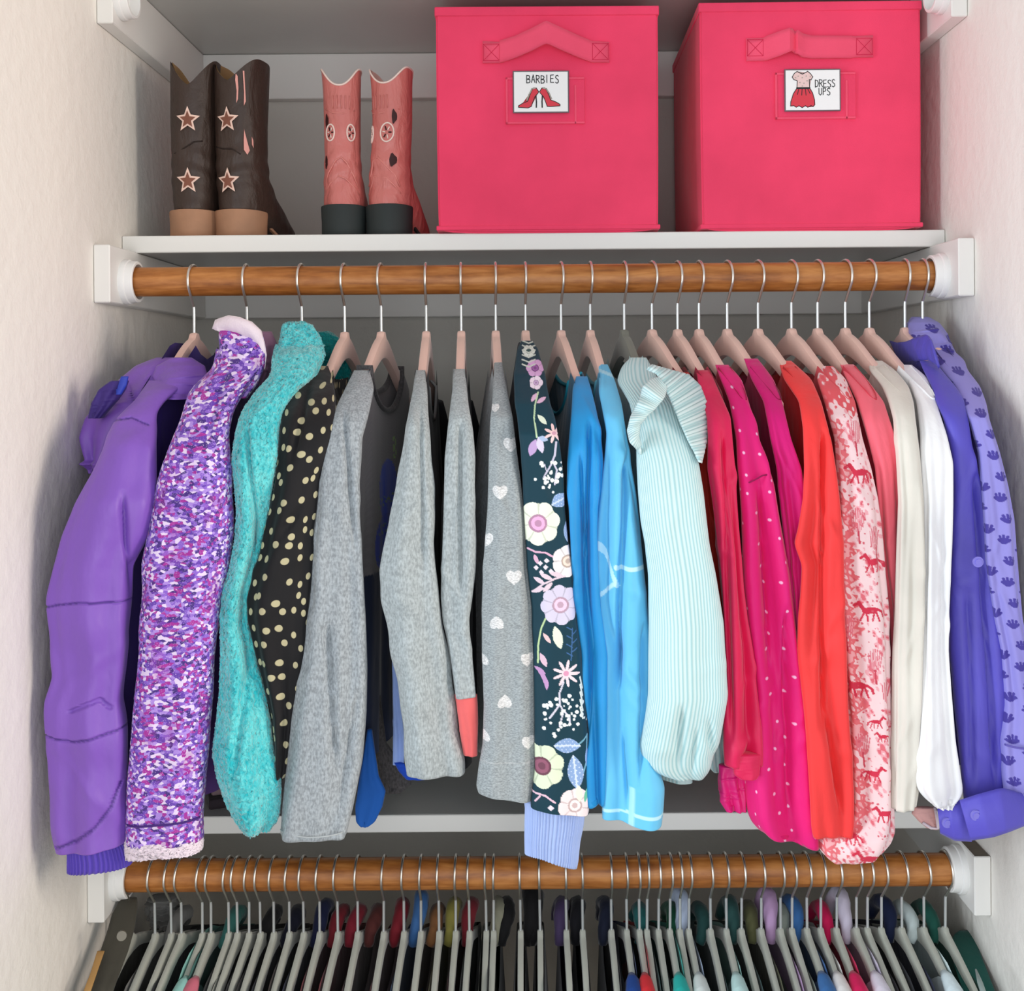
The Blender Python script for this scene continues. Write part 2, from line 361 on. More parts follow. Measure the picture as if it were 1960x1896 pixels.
    B[..., 1] += uy[None, :] * (r[:, None] + w * 1.0); B[..., 0] += ux[None, :] * w * .45
    if fuzz: B[..., 2] += fuzz * .7 * rs.randn(nv, nu)
    V = B.reshape(-1, 3); idx = np.arange(nv * nu).reshape(nv, nu); a = idx[:-1]; b_ = idx[1:]
    Fq = np.stack([a, np.roll(a, -1, 1), np.roll(b_, -1, 1), b_], -1).reshape(-1, 4)
    # closed ends, the hem with a small recess
    c0 = B[0].mean(0); cin = B[-1].mean(0)
    rin = B[-1] * .9 + cin * .1; rup = rin.copy(); rup[:, 2] += .006; cup = rup.mean(0)
    V = np.concatenate([V, rin, rup, [c0], [cup]]); n0 = nv * nu
    faces = Fq.tolist()
    L = idx[-1]; i1 = n0 + np.arange(nu); i2 = i1 + nu; nc0 = n0 + 2 * nu; nc1 = nc0 + 1
    for k in range(nu):
        j = (k + 1) % nu
        faces += [[int(L[k]), int(L[j]), int(i1[j]), int(i1[k])], [int(i1[k]), int(i1[j]), int(i2[j]), int(i2[k])], [int(i2[k]), int(i2[j]), nc1], [int(idx[0][j]), int(idx[0][k]), nc0]]
    o = mesh(name, V, faces, mat, parent, True)
    # planar print on the front half; continued on the back half
    pxx = PX.copy(); back = np.abs(th)[None, :] > math.pi / 2
    pxx = np.where(back & (sx[None, :] >= 0), 2 * (xc + hw)[:, None] - PX, pxx); pxx = np.where(back & (sx[None, :] < 0), 2 * (xc - hw)[:, None] - PX, pxx)
    hwm = np.maximum(hw, 4)[:, None]; arc = th[None, :] * hwm * .86
    uvv = np.stack([arc + 500, PY], -1).reshape(-1, 2)
    setattrs(o.data, lut(paint(pxx, PY, xc[:, None], hwm)).reshape(-1, 3) if paint else None, uvv)
    return o
def ribbon(name, A, Bp, dA, dB, mat, parent, n=60, m=14, amp=.004, k=9, thick=.0018, seed=0, paint=None, sm=1.5, wave0=0.0):
    """cloth strip between two photo polylines at real depths dA/dB; n along, m across"""
    rs = np.random.RandomState(seed)
    def res(Q, d):
        Q = np.array(Q, float); L = np.concatenate([[0], np.cumsum(np.hypot(*np.diff(Q, axis=0).T))]); L /= L[-1]; t = np.linspace(0, 1, n)
        x = gsm(np.interp(t, L, Q[:, 0]), sm); y = gsm(np.interp(t, L, Q[:, 1]), sm)
        d = np.interp(t, np.linspace(0, 1, len(d)), d) if hasattr(d, '__len__') else np.full(n, float(d)); return x, y, d
    ax, ay, ad = res(A, dA); bx, by, bd = res(Bp, dB); s = np.linspace(0, 1, m)[None, :]
    PX = ax[:, None] * (1 - s) + bx[:, None] * s; PY = ay[:, None] * (1 - s) + by[:, None] * s; D = ad[:, None] * (1 - s) + bd[:, None] * s
    t = np.linspace(0, 1, n)[:, None]; D = D + amp * np.sin(2 * math.pi * k * t + .6 * np.sin(9 * t + seed)) * (wave0 + (1 - wave0) * s) - .006 * np.sin(math.pi * s)
    B = Pn(PX, PY, D); V = B.reshape(-1, 3); idx = np.arange(n * m).reshape(n, m)
    Fq = np.stack([idx[:-1, :-1], idx[1:, :-1], idx[1:, 1:], idx[:-1, 1:]], -1).reshape(-1, 4)
    o = mesh(name, V, Fq.tolist(), mat, parent, True)
    setattrs(o.data, lut(paint(PX, PY, PX.mean(), 50)).reshape(-1, 3) if paint else None, np.stack([t * 400 + 0 * s, 60 * s + 0 * t], -1).reshape(-1, 2))
    md = o.modifiers.new('thickness', 'SOLIDIFY'); md.thickness = thick; md.offset = 0
    return o
def body(name, X0, Y0, rot, zneck, mat, parent, zhem, prof=OUT, L=.150, sopen=.082, dipf=.055, dipb=.012, th0=.008, th1=.022, near=None, seed=0,
         nu=72, nv=44, fold=.004, face=1, flare=0.0, printer=None, collar=None, colw=.0035, hemw=0, shift=0.0):
    """flat hanging torso over the hanger, open at neck; near = extra x-shift of the near edge at the hem"""
    rs = np.random.RandomState(seed + 40); a = np.linspace(0, 2 * math.pi, nu, endpoint=False); ca, sa = np.cos(a), np.sin(a)
    s_ = np.sign(ca) * np.abs(ca) ** .8                    # +1 near end .. -1 far end
    sh = np.interp(np.maximum(np.abs(s_) * L, sopen), [p[0] for p in prof], [p[1] for p in prof]) + .004
    dip = np.where(sa * face > 0, dipf, dipb) * np.sqrt(np.clip(1 - (s_ * L / sopen) ** 2, 0, 1))
    ztop = zneck + sh - dip - np.where(np.abs(s_) * L < sopen, .0, 0)
    zs = np.interp(np.abs(s_) * L, [sopen, L], [0, 0]); t = np.linspace(0, 1, nv)[:, None]
    tt = t ** 1.15; Z = ztop[None, :] * (1 - tt) + (zhem + hemw * s_[None, :]) * tt
    half = L * (1 + flare * tt); sN = half * s_[None, :]
    thk = th0 + (th1 - th0) * np.clip(tt * 3, 0, 1); w = 0
    for k in (3, 5, 9): w = w + np.sin(k * math.pi * s_[None, :] + rs.rand() * 6 + rs.uniform(-1.5, 1.5) * tt) / (1 + .2 * k)
    X = thk * np.sign(sa)[None, :] * np.abs(sa)[None, :] ** .6 + fold * w * np.clip(tt * 2, 0, 1)
    X = X + (near or 0) * np.clip(s_[None, :], 0, 1) * tt + shift * tt
    # local -> world : near end is -Y
    c, sn = math.cos(rot), math.sin(rot)
    lx, ly = X, -sN; WX = X0 + lx * c - ly * sn; WY = Y0 + lx * sn + ly * c
    B = np.stack([WX, WY, Z + 0 * WX], -1); V = B.reshape(-1, 3); idx = np.arange(nv * nu).reshape(nv, nu)
    Fq = np.stack([idx[:-1], np.roll(idx[:-1], -1, 1), np.roll(idx[1:], -1, 1), idx[1:]], -1).reshape(-1, 4)
    o = mesh(name, V, Fq.tolist(), mat, parent, True)
    uv = np.stack([sN * 1700 + 0 * Z, -Z * 1700 + 4000], -1).reshape(-1, 2)
    setattrs(o.data, lut(printer(sN + 0 * Z, Z - CZ, (sa > 0)[None, :] & (Z < 99))).reshape(-1, 3) if printer else None, uv)
    if collar is not None:
        # band round the neck opening (front dip, then back)
        sel = [i for i in range(nu) if abs(s_[i]) * L <= sopen * 1.02]
        f = [B[0, i] + np.array([0, 0, colw * .4]) for i in sel if sa[i] > 0]; bk = [B[0, i] + np.array([0, 0, colw * .4]) for i in sel if sa[i] <= 0]
        ring = f + bk
        if len(ring) > 5:
            V2, F2 = sweep(ring, colw, 8, closed=True); mesh('collar', np.array([tuple(v) for v in V2]), F2, collar, parent, True)
    return o
# ------------------------------------------------------------------ upper rod: prints
def fill(C, mask, col): C[mask] = col
def ell(PX, PY, cx, cy, a, b, ang=0):
    c, s = math.cos(ang), math.sin(ang); dx, dy = PX - cx, PY - cy
    return ((dx * c + dy * s) / a) ** 2 + ((-dx * s + dy * c) / b) ** 2 < 1
def seg(PX, PY, pts, wd):
    m = np.zeros(PX.shape, bool)
    for (x0, y0), (x1, y1) in zip(pts, pts[1:]):
        dx, dy = x1 - x0, y1 - y0; t = np.clip(((PX - x0) * dx + (PY - y0) * dy) / (dx * dx + dy * dy), 0, 1)
        m |= (PX - x0 - t * dx) ** 2 + (PY - y0 - t * dy) ** 2 < wd * wd
    return m
def base(PX, c): C = np.zeros(PX.shape + (3,)); C[:] = c; return C
def p_hearts(PX, PY, xc, hw):
    C = base(PX, (172, 180, 183)); n = np.sin(PY * 2.1 + np.sin(PX * .7) * 2) * np.sin(PX * 1.9 + PY * .13); C += (n * 8)[..., None]
    for cx, cy, s, fl in [(978, 850, 15, 1), (958, 940, 15, 1), (932, 1030, 14, 1), (984, 1100, 15, 1), (952, 1184, 14, -1), (1010, 1256, 14, 1), (926, 1256, 12, -1), (967, 1334, 14, -1), (1012, 1413, 14, 1), (929, 1400, 12, -1), (948, 780, 9, 1), (1000, 1180, 0.1, 1)]:
        x = (PX - cx) / s; y = (PY - cy) / s * fl
        C[((x * x + (-y + .15) ** 2 - .62) ** 3 - 1.15 * x * x * (-y + .15) ** 3) < 0] = (240, 240, 240)
    C[np.abs(PY - 1449 - .03 * (PX - 970)) < 1.6] = (190, 196, 198)
    return C
def p_floral(PX, PY, xc, hw):
    C = base(PX, (16, 56, 70)); rr = np.random.RandomState(5)
    def flower(cx, cy, R, n, pc, cc, ph=0, deep=.25):
        dx, dy = PX - cx, PY - cy; r = np.hypot(dx, dy); a = np.arctan2(dy, dx)
        pet = np.abs(np.cos(n / 2 * (a + ph))) ** .45; C[r < R * (1 - deep + deep * pet)] = pc
        C[r < R * .38] = vary(cc, 1.08); C[np.abs(r - R * .36) < R * .05] = vary(cc, .8); C[r < R * .16] = vary(cc, .85)
        g = (r < R * .95) & (r > R * .4) & (np.abs(np.sin(n / 2 * (a + ph))) > .985); C[g & (r < R * .9)] = vary(pc, .86)
    def star(cx, cy, R, n, pc, cc):
        dx, dy = PX - cx, PY - cy; r = np.hypot(dx, dy); a = np.arctan2(dy, dx)
        C[r < R * (.3 + .7 * np.abs(np.cos(n / 2 * a)) ** 2.2)] = pc; C[r < R * .2] = cc
    def leaf(cx, cy, a, b, ang, col, vein=None):
        c, s = math.cos(ang), math.sin(ang); dx, dy = PX - cx, PY - cy; u = (dx * c + dy * s) / a; v = (-dx * s + dy * c) / b
        m = (np.abs(u) < 1) & (np.abs(v) < (1 - u * u)); C[m] = col
        if vein is not None: C[m & ((np.abs(v) < .1) | ((np.sin(u * 20) * np.sin(v * 9)) > .75))] = vein
    def dots(cx, cy, R, k, c=(235, 240, 240), z=(2, 4.5)):
        for i in range(k):
            a = rr.rand() * 6.28; q = R * math.sqrt(rr.rand()); C[(PX - cx - q * math.cos(a)) ** 2 + (PY - cy - q * math.sin(a) * 1.15) ** 2 < rr.uniform(*z) ** 2] = c
    cream, pink, lav, sky = (238, 243, 222), (222, 165, 200), (214, 206, 228), (140, 168, 210)
    flower(1012, 672, 12, 6, (220, 228, 220), (60, 90, 90)); flower(1024, 704, 17, 6, (214, 168, 214), (150, 90, 160)); flower(1026, 732, 13, 5, (236, 220, 236), (190, 160, 200))
    for yy in range(652, 700, 9): C[seg(PX, PY, [(1000, yy), (1012, yy + 5), (1024, yy)], 1.3)] = (205, 215, 205)
    C[seg(PX, PY, [(1030, 750), (1024, 775), (1022, 800), (1027, 835)], 1.5)] = (190, 215, 175); leaf(1038, 802, 13, 5, .8, (225, 235, 215)); leaf(1022, 760, 10, 4, -1, (220, 180, 210)); leaf(1036, 765, 11, 4, -.6, (220, 180, 210))
    leaf(1020, 855, 17, 8, 1.9, (190, 160, 205)); leaf(1034, 850, 16, 7, 1.3, (214, 206, 228)); leaf(1040, 838, 10, 5, .3, (170, 190, 220))
    star(1060, 828, 19, 7, (240, 205, 205), (210, 160, 180)); C[seg(PX, PY, [(1064, 845), (1062, 870), (1055, 888), (1044, 905)], 1.8)] = (200, 196, 216)
    C[seg(PX, PY, [(1058, 880), (1066, 898), (1062, 925)], 1.6)] = (200, 196, 216); dots(1054, 908, 30, 26)
    C[seg(PX, PY, [(1042, 886), (1046, 900), (1040, 912)], 1.0)] = (200, 196, 216)
    leaf(1072, 955, 19, 13, -.5, sky, (205, 218, 240)); flower(1030, 998, 42, 7, cream, pink, .2); leaf(1084, 1015, 20, 6, 1.5, sky, (205, 218, 240))
    C[seg(PX, PY, [(1012, 1046), (1024, 1052), (1044, 1053), (1060, 1062)], 1.8)] = (222, 176, 200); leaf(1026, 1066, 10, 4, 1.2, (222, 176, 200))
    flower(1086, 1070, 30, 6, (240, 232, 232), (230, 205, 190), .5, .15)
    for q in ((1026, 1082), (1034, 1073), (1044, 1080), (1036, 1090), (1046, 1068), (1054, 1088)): C[np.abs(PX - q[0]) + np.abs(PY - q[1]) < 5] = (232, 220, 232)
    C[seg(PX, PY, [(1020, 1128), (1040, 1112), (1062, 1102), (1080, 1098)], 1.8)] = (226, 205, 216)
    for lx, ly, an in ((1032, 1106, .5), (1045, 1098, .4), (1030, 1124, -.4), (1048, 1118, -.8), (1064, 1094, .2)): leaf(lx, ly, 13, 4.5, an, (226, 205, 216))
    flower(1072, 1152, 38, 8, lav, (228, 190, 212), .1); C[seg(PX, PY, [(1044, 1178), (1036, 1196), (1030, 1230), (1030, 1262)], 1.6)] = (190, 214, 160)
    leaf(1067, 1213, 23, 9, 1.3, (228, 238, 214)); leaf(1047, 1214, 12, 4, .9, (232, 196, 196)); leaf(1040, 1256, 14, 6, 1.1, (226, 190, 206))
    for k in range(7): C[seg(PX, PY, [(1094, 1200 + k * 8), (1094 + (9 if k % 2 else -10), 1194 + k * 8)], 1.0)] = (60, 100, 150)
    C[seg(PX, PY, [(1094, 1196), (1092, 1256)], 1.0)] = (60, 100, 150)
    for k in range(5): leaf(1034 + 3 * k, 1284 + 6 * k - 8, 12, 4, .5 + .25 * k, (196, 150, 196))
    star(1083, 1281, 26, 9, (240, 216, 222), (220, 150, 180)); C[seg(PX, PY, [(1078, 1298), (1070, 1318), (1070, 1340), (1058, 1356), (1052, 1364)], 1.8)] = (214, 210, 224)
    C[seg(PX, PY, [(1070, 1338), (1078, 1352), (1074, 1366), (1070, 1380)], 1.6)] = (214, 210, 224); C[seg(PX, PY, [(1078, 1352), (1090, 1362), (1090, 1378)], 1.6)] = (214, 210, 224)
    dots(1072, 1362, 36, 44, z=(1.6, 4.2)); dots(1108, 1350, 30, 8)
    for k in range(5): C[seg(PX, PY, [(1109, 1290 + 14 * k), (1115, 1312 + 14 * k)], 1.8)] = (226, 232, 226)
    leaf(1085, 1417, 26, 14, .05, sky, (214, 224, 244)); C[seg(PX, PY, [(1108, 1414), (1124, 1402), (1122, 1450), (1112, 1480)], 1.6)] = (120, 170, 190)
    flower(1038, 1456, 42, 7, (222, 232, 202), (140, 84, 104), .3); leaf(1101, 1468, 33, 15, 1.45, sky, (214, 224, 244)); leaf(1124, 1446, 22, 5, 1.5, sky)
    C[seg(PX, PY, [(1020, 1506), (1044, 1510), (1062, 1522)], 1.8)] = (226, 190, 206); C[seg(PX, PY, [(1026, 1522), (1034, 1512)], 1.6)] = (226, 190, 206)
    C[np.abs(PX - 1054) + np.abs(PY - 1532) < 6] = (232, 220, 232)
    flower(1100, 1530, 33, 6, (246, 226, 226), (244, 214, 212), .2, .2); leaf(1108, 1508, 16, 6, 1.5, (240, 240, 214)); leaf(1121, 1512, 14, 4, 1.8, (110, 190, 160))
    return C
def p_horses(PX, PY, xc, hw):
    rr = np.random.RandomState(9); C = base(PX, (250, 216, 218))
    n = sum(np.sin(PX * a + PY * b + c) for a, b, c in [(.11, .03, 0), (-.05, .09, 1), (.19, -.07, 2), (.27, .21, 4), (.5, -.33, 1)])
    C[n > 1.2] = (243, 172, 180); C[n > 2.5] = (230, 112, 124)
    edge = (PX - (xc - hw * .45)) / hw + .16 * np.sin(PY * .13) + .12 * np.sin(PY * .37 + PX * .2); C[(edge < 0) & (n > -1.4)] = (234, 116, 124); C[(edge < -.2) & (n > .6)] = (246, 176, 180)  # left side more coral: shade towards the body put into the print
    top = PY + 10 * np.sin(PX * .2) < 790; C[top & (n > -.4)] = (230, 92, 100)
    def horse(cx, cy, s, c=(214, 52, 78), d=1):
        C[ell(PX, PY, cx, cy, 13 * s, 5.5 * s, -.1 * d)] = c; C[seg(PX, PY, [(cx - 10 * s * d, cy - 2 * s), (cx - 17 * s * d, cy - 12 * s)], 3.2 * s)] = c
        C[seg(PX, PY, [(cx - 17 * s * d, cy - 12 * s), (cx - 24 * s * d, cy - 7 * s)], 2.4 * s)] = c; C[seg(PX, PY, [(cx + 12 * s * d, cy - 2 * s), (cx + 20 * s * d, cy + 3 * s), (cx + 22 * s * d, cy + 10 * s)], 2 * s)] = c
        for dx, ex in ((-9, -15), (-6, -3), (7, 4), (10, 15)): C[seg(PX, PY, [(cx + dx * s * d, cy + 3 * s), (cx + (dx + ex) / 2 * s * d, cy + 10 * s), (cx + ex * s * d, cy + 17 * s)], 1.5 * s)] = c
    for (cx, cy, s, d) in [(1640, 902, 1.15, 1), (1665, 1070, 1.1, 1), (1655, 1161, 1.15, 1), (1636, 1306, 1.2, 1), (1668, 1372, .7, -1), (1662, 1470, .9, -1), (1680, 1400, .6, 1), (1620, 1585, .8, 1), (1684, 1545, .9, 1), (1650, 1626, 1.2, 1)]: horse(cx, cy, s, d=d)
    for (cx, cy) in [(1632, 830), (1634, 995), (1668, 1030), (1665, 1260), (1645, 1420), (1690, 1320), (1615, 1200)]:
        for k in range(-3, 4): C[seg(PX, PY, [(cx + k * 4, cy - 26 + k * k), (cx + k * 3, cy + 18 - k * k)], 1.0)] = (226, 120, 134)
        C[seg(PX, PY, [(cx, cy + 14), (cx + 3, cy + 40)], 1.6)] = (206, 70, 90)
    for k in range(420):
        a, b = rr.uniform(1555, 1720), rr.uniform(700, 1660); C[(PX - a) ** 2 + (PY - b) ** 2 < rr.uniform(1, 2.4) ** 2] = (220, 96, 112)
    return C
def p_shells(PX, PY, xc, hw):
    C = base(PX, (146, 140, 212)); 
    for r in range(26):
        for q in range(-3, 4):
            cy = 640 + r * 40 + (q % 2) * 20; cxo = q * 34 + (8 if r % 2 else 0); U = PX - xc
            for k, an in enumerate((-.75, -.38, 0, .38, .75)):
                L = 17 if k in (1, 2, 3) else 13; x1, y1 = cxo + math.sin(an) * L, cy - math.cos(an) * L; x0, y0 = cxo + math.sin(an) * 3, cy - 2
                dx, dy = x1 - x0, y1 - y0; t = np.clip(((U - x0) * dx + (PY - y0) * dy) / (dx * dx + dy * dy), 0, 1)
                C[(U - x0 - t * dx) ** 2 + (PY - y0 - t * dy) ** 2 < (1 + 1.6 * t) ** 2] = (72, 62, 150)
    return C
def p_seams(cols, segs):
    def f(PX, PY, xc, hw):
        C = base(PX, cols)
        for pts, wd, c in segs: C[seg(PX, PY, pts, wd)] = c
        return C
    return f
# body print: heather tee with a blue whale-like patch, green bow and script
def p_whale(s, z, front):
    # s: +near .. -far (m); z relative to eye level
    C = base(s, (150, 146, 150)); x = -s * 1000 + 20; y = -z * 1000     # mm, x grows to the far side
    n = np.sin(x * 3.1 + y * .7) * np.sin(y * 2.3); C += (n * 6)[..., None]
    C[ell(x, y, 8, 140, 46, 38)] = (34, 84, 240); C[ell(x, y, -8, 200, 52, 34)] = (30, 76, 225); C[y > 228] = (44, 56, 88)
    for yy in (84, 97): C[np.abs(np.hypot(x - 45, y - yy) - 6) < 1.6] = (176, 222, 130)
    def wave(x0, x1, yb, a, f): return (x > x0) & (x < x1) & (np.abs(y - yb - a * np.sin((x - x0) * f)) < 1.3)
    C[wave(-45, 50, 150, 5, .5)] = (120, 160, 110); C[wave(-45, 30, 182, 6, .35)] = (110, 150, 110); C[wave(-50, 40, 215, 4, .5)] = (60, 100, 150)
    return C
# ------------------------------------------------------------------ upper rod: garments
HEMZ = CZ - .43
def auto_rot(neck, rows, only=False):
    X0 = P(neck, 640, RY).x; y0, xl, xr = rows[0]; px = (xl + xr) / 2; s = .09
    for _ in range(8):
        Y = RY - s; z = P(px, y0 + 6, Y).z - (CZ + .0493); s = float(np.interp(-z, [-p[1] for p in OUT], [p[0] for p in OUT])); s = min(.17, max(.03, s))
    a = np.array(rows, float); c = float(np.interp(792, a[:, 0], (a[:, 1] + a[:, 2]) / 2))
    r1 = (P(px, y0, RY - s).x - X0) / s; r2 = (P(c, 792, 1.185).x - X0) / .158; k = r2 if only else .4 * r1 + .6 * r2
    k += .035 if neck > 1230 else 0
    return X0, math.asin(max(-.5, min(.5, k)))
def garment(name, neck, rows, mat, label, cat, hem=(0, 0), rot=None, hz=None, bmat=None, sl=None, bd=None, hlabel=None, hbody=None, bsleeve=True, smat=None, nohanger=False, hgroup='pink velvet hangers on the upper rod'):
    X0, r = auto_rot(neck, rows, rot == 's')
    c0 = (rows[0][1] + rows[0][2]) / 2; zn = CZ + .0493
    g = empty(name, (X0, RY, zn), label, cat, 'tops and jackets on the upper rod')
    if not nohanger: place_hanger(X0, r, False, hlabel, hgroup, hbody or bdP)
    kw = dict(hem=hem, seed=int(neck)); kw.update(sl or {}); tube('sleeve', rows, kw.pop('smat', mat), g, **kw)
    ya = np.array(rows, float); ctr = np.interp(1150, ya[:, 0], (ya[:, 1] + ya[:, 2]) / 2); Xs = P(ctr, 1150, 1.19).x
    b = dict(near=Xs - (X0 + .15 * math.sin(r)), seed=int(neck), face=1 if neck < 1015 else -1, dipb=.014); b.update(bd or {})
    body('torso', X0, RY, r, zn, bmat or mat, g, hz or HEMZ, **b)
    if bsleeve:    # far sleeve, mirrored through the neck
        L = .172; fx, fy = X0 - L * math.sin(r), RY + L * math.cos(r)
        pts = [(fx, fy, zn - .088), (fx + .002, fy + .02, zn - .14), (fx, fy + .024, zn - .25), (fx + .003, fy + .018, zn - .40)]
        V, Fc = sweep(pts, [.012, .022, .019, .014], 14); mesh('sleeve', np.array([tuple(v) for v in V]), Fc, smat or bmat or mat, g, True)
    return g, X0, r
G = {}
# 1 purple jacket
M_PJ = fabric('purple_shell_cloth', (128, 84, 186), 0.5, 0.15, wr=.5, wrscale=14, satin=True); M_PJD = fabric('purple_lining_shaded_torso', (62, 44, 120), .6, .1)  # dark purple also colours the torso, as painted shade behind the sleeve
r1 = [(728, 284, 345), (745, 272, 345), (765, 258, 320), (787, 236, 302), (804, 222, 298), (846, 206, 296), (905, 178, 298), (964, 146, 297), (1023, 124, 285), (1082, 109, 255), (1147, 99, 250), (1190, 99, 249), (1227, 103, 247), (1290, 110, 242), (1337, 96, 236), (1400, 96, 243), (1480, 101, 246), (1540, 104, 245), (1575, 107, 243), (1612, 113, 243)]
DPJ = ([700, 740, 790, 850, 950, 1700], [1.27, 1.225, 1.18, 1.150, 1.135, 1.13])
PJL = [([(200, 806), (224, 804), (258, 799), (290, 812)], 1.5, .0022), ([(92, 1160), (120, 1151), (170, 1144), (252, 1146)], 1.5, .0022), ([(90, 1398), (120, 1403), (160, 1405), (205, 1395), (246, 1384)], 1.5, .0022), ([(118, 1612), (160, 1595), (200, 1565), (225, 1530), (240, 1488)], 2, .0022), ([(150, 1350), (185, 1335), (205, 1328), (222, 1345)], 2.5, .003)]
PJS = p_seams((128, 84, 186), [(p, w_, (84, 50, 140)) for p, w_, _ in PJL[:4]])
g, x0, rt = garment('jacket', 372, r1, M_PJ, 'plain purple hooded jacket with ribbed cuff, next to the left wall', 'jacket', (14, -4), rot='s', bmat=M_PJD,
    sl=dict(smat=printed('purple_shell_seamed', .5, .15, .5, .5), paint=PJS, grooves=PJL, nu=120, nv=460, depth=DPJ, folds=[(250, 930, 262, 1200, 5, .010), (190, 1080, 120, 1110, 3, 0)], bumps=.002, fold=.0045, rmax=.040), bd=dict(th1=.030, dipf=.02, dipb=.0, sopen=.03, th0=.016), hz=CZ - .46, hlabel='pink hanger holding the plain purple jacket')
def seamline(parent, pts, Y, mat, r=.0009, name='seam', off=.0):
    pp = [P(x, y, Yq - off) for (x, y), Yq in zip(pts, Y if hasattr(Y, '__len__') else [Y] * len(pts))]
    V, Fc = sweep(pp, r, 6); return mesh(name, np.array([tuple(v) for v in V]), Fc, mat, parent, True)
def on_surface(parent, pts, rows, depth, mat, r=.0009, name='seam', dr=.62, rmin=.01, rmax=.034, pw=2.3, n=24):
    """thin cord following the front of a tube between photo points"""
    rw = np.array(rows, float); Q = np.array(pts, float); t = np.linspace(0, 1, n); L = np.linspace(0, 1, len(Q)); x = np.interp(t, L, Q[:, 0]); y = np.interp(t, L, Q[:, 1])
    xl = np.interp(y, rw[:, 0], rw[:, 1]); xr = np.interp(y, rw[:, 0], rw[:, 2]); hw = (xr - xl) / 2; u = np.clip((x - (xl + xr) / 2) / hw, -.97, .97)
    dd = depth or DEFD; Yc = np.interp(y, dd[0], dd[1]) if isinstance(dd, tuple) else np.full(n, float(dd))
    r_ = np.clip(hw / F * Yc * dr, rmin, rmax); Y = Yc - r_ * (1 - np.abs(u) ** pw) ** (1 / pw) - .0022
    V, Fc = sweep([P(a, b, c) for a, b, c in zip(x, y, Yc)], r, 6)
    V = [Vector((v.x, v.y + (Y[i // 6] - Yc[i // 6]), v.z)) for i, v in enumerate(V)]
    return mesh(name, np.array([tuple(v) for v in V]), Fc, mat, parent, True)
M_RIB = fabric('purple_rib_knit', (92, 72, 178), .85, .3)
tube('cuff', [(1606, 128, 240), (1618, 130, 246), (1640, 131, 252), (1652, 131, 252)], M_RIB, g, depth=1.135, dr=.5, hem=(14, 0), fold=.0006, kf=(3,), nu=320, nv=20, rib=44, ramp_=(0, .1), sm=1)
tube('hood', [(684, 300, 362), (700, 262, 380), (722, 236, 384), (745, 214, 372), (770, 190, 340), (800, 166, 300), (835, 157, 270), (870, 162, 240), (905, 172, 222)], M_PJ, g, depth=([684, 745, 905], [1.30, 1.27, 1.24]), dr=.8, rmax=.055, fold=.010, kf=(3, 5, 7), seed=4, nu=80, folds=[(330, 688, 290, 770, 6, .014), (255, 730, 300, 800, 6, .012), (180, 790, 250, 730, 7, .012)])
tube('collar', [(684, 330, 366), (700, 300, 392), (720, 292, 398), (748, 300, 386), (764, 318, 372)], M_PJ, g, depth=([684, 764], [1.275, 1.225]), dr=.5, fold=.006, kf=(2, 4), seed=9, nv=60)
tube('hood_lining', [(728, 214, 246), (745, 190, 240), (768, 178, 222), (800, 172, 196)], M_PJD, g, depth=1.215, dr=.35, fold=.002, nv=50, sm=2)
tube('lining_patch', [(720, 232, 246), (738, 226, 242), (755, 222, 232)], plain('blue_lining', (40, 60, 170), .5), g, depth=1.205, dr=.4, rmin=.003, fold=0, nv=30, sm=2)
# 2 glittery purple tweed jacket
m, nt, b = newmat('purple_tweed', .7, .2, .4); uv = puv(nt)
v = nd(nt, 'ShaderNodeTexVoronoi', Scale=1.0, Randomness=1.0); v.voronoi_dimensions = '2D'; nt.links.new(vmul(nt, uv, (1 / 6.2, 1 / 4.8, 0)), v.inputs['Vector'])
sp = nd(nt, 'ShaderNodeSeparateColor'); nt.links.new(v.outputs['Color'], sp.inputs[0]); nz = noise(nt, vmul(nt, uv, (.012, .008, 0)), 1.0, 2)
ad = nd(nt, 'ShaderNodeMath', operation='MULTIPLY_ADD'); nt.links.new(nz.outputs[0], ad.inputs[0]); ad.inputs[1].default_value = .35; nt.links.new(sp.outputs[0], ad.inputs[2])
cr = ramp(nt, ad.outputs[0], [(0.12, (70, 40, 130)), (0.32, (104, 62, 176)), (0.5, (140, 96, 206)), (.66, (176, 140, 226)), (.82, (232, 214, 244)), (1.0, (168, 44, 156))], 'CONSTANT')
n2 = noise(nt, uv, .55, 3, dist=1.0); n2b = ramp(nt, n2.outputs[0], [(.60, (0, 0, 0)), (.68, (255, 255, 255))])
n3 = noise(nt, vmul(nt, uv, (.02, .012, 0)), 1.0, 3); n3b = ramp(nt, n3.outputs[0], [(.56, (0, 0, 0)), (.66, (255, 255, 255))])
mx = nd(nt, 'ShaderNodeMix', data_type='RGBA'); nt.links.new(n2b, mx.inputs[0]); nt.links.new(cr, mx.inputs[6]); mx.inputs[7].default_value = (*lin((224, 204, 242)), 1)
mx2 = nd(nt, 'ShaderNodeMix', data_type='RGBA', blend_type='MIX'); mu = nd(nt, 'ShaderNodeMath', operation='MULTIPLY'); nt.links.new(n3b, mu.inputs[0]); mu.inputs[1].default_value = .38; nt.links.new(mu.outputs[0], mx2.inputs[0])
nt.links.new(mx.outputs[2], mx2.inputs[6]); mx2.inputs[7].default_value = (*lin((160, 36, 150)), 1); nt.links.new(mx2.outputs[2], b.inputs['Base Color']); bump(nt, b, sp.outputs[1], .5, .0015)
M_TW = m
M_FZ = fabric('white_pile_trim', (238, 222, 232), .95, .5, weave=500, wstr=.9); M_TWD = fabric('tweed_torso_shaded', (92, 62, 130), .9)  # tweed torso darkened, shade behind the sleeve put into the colour
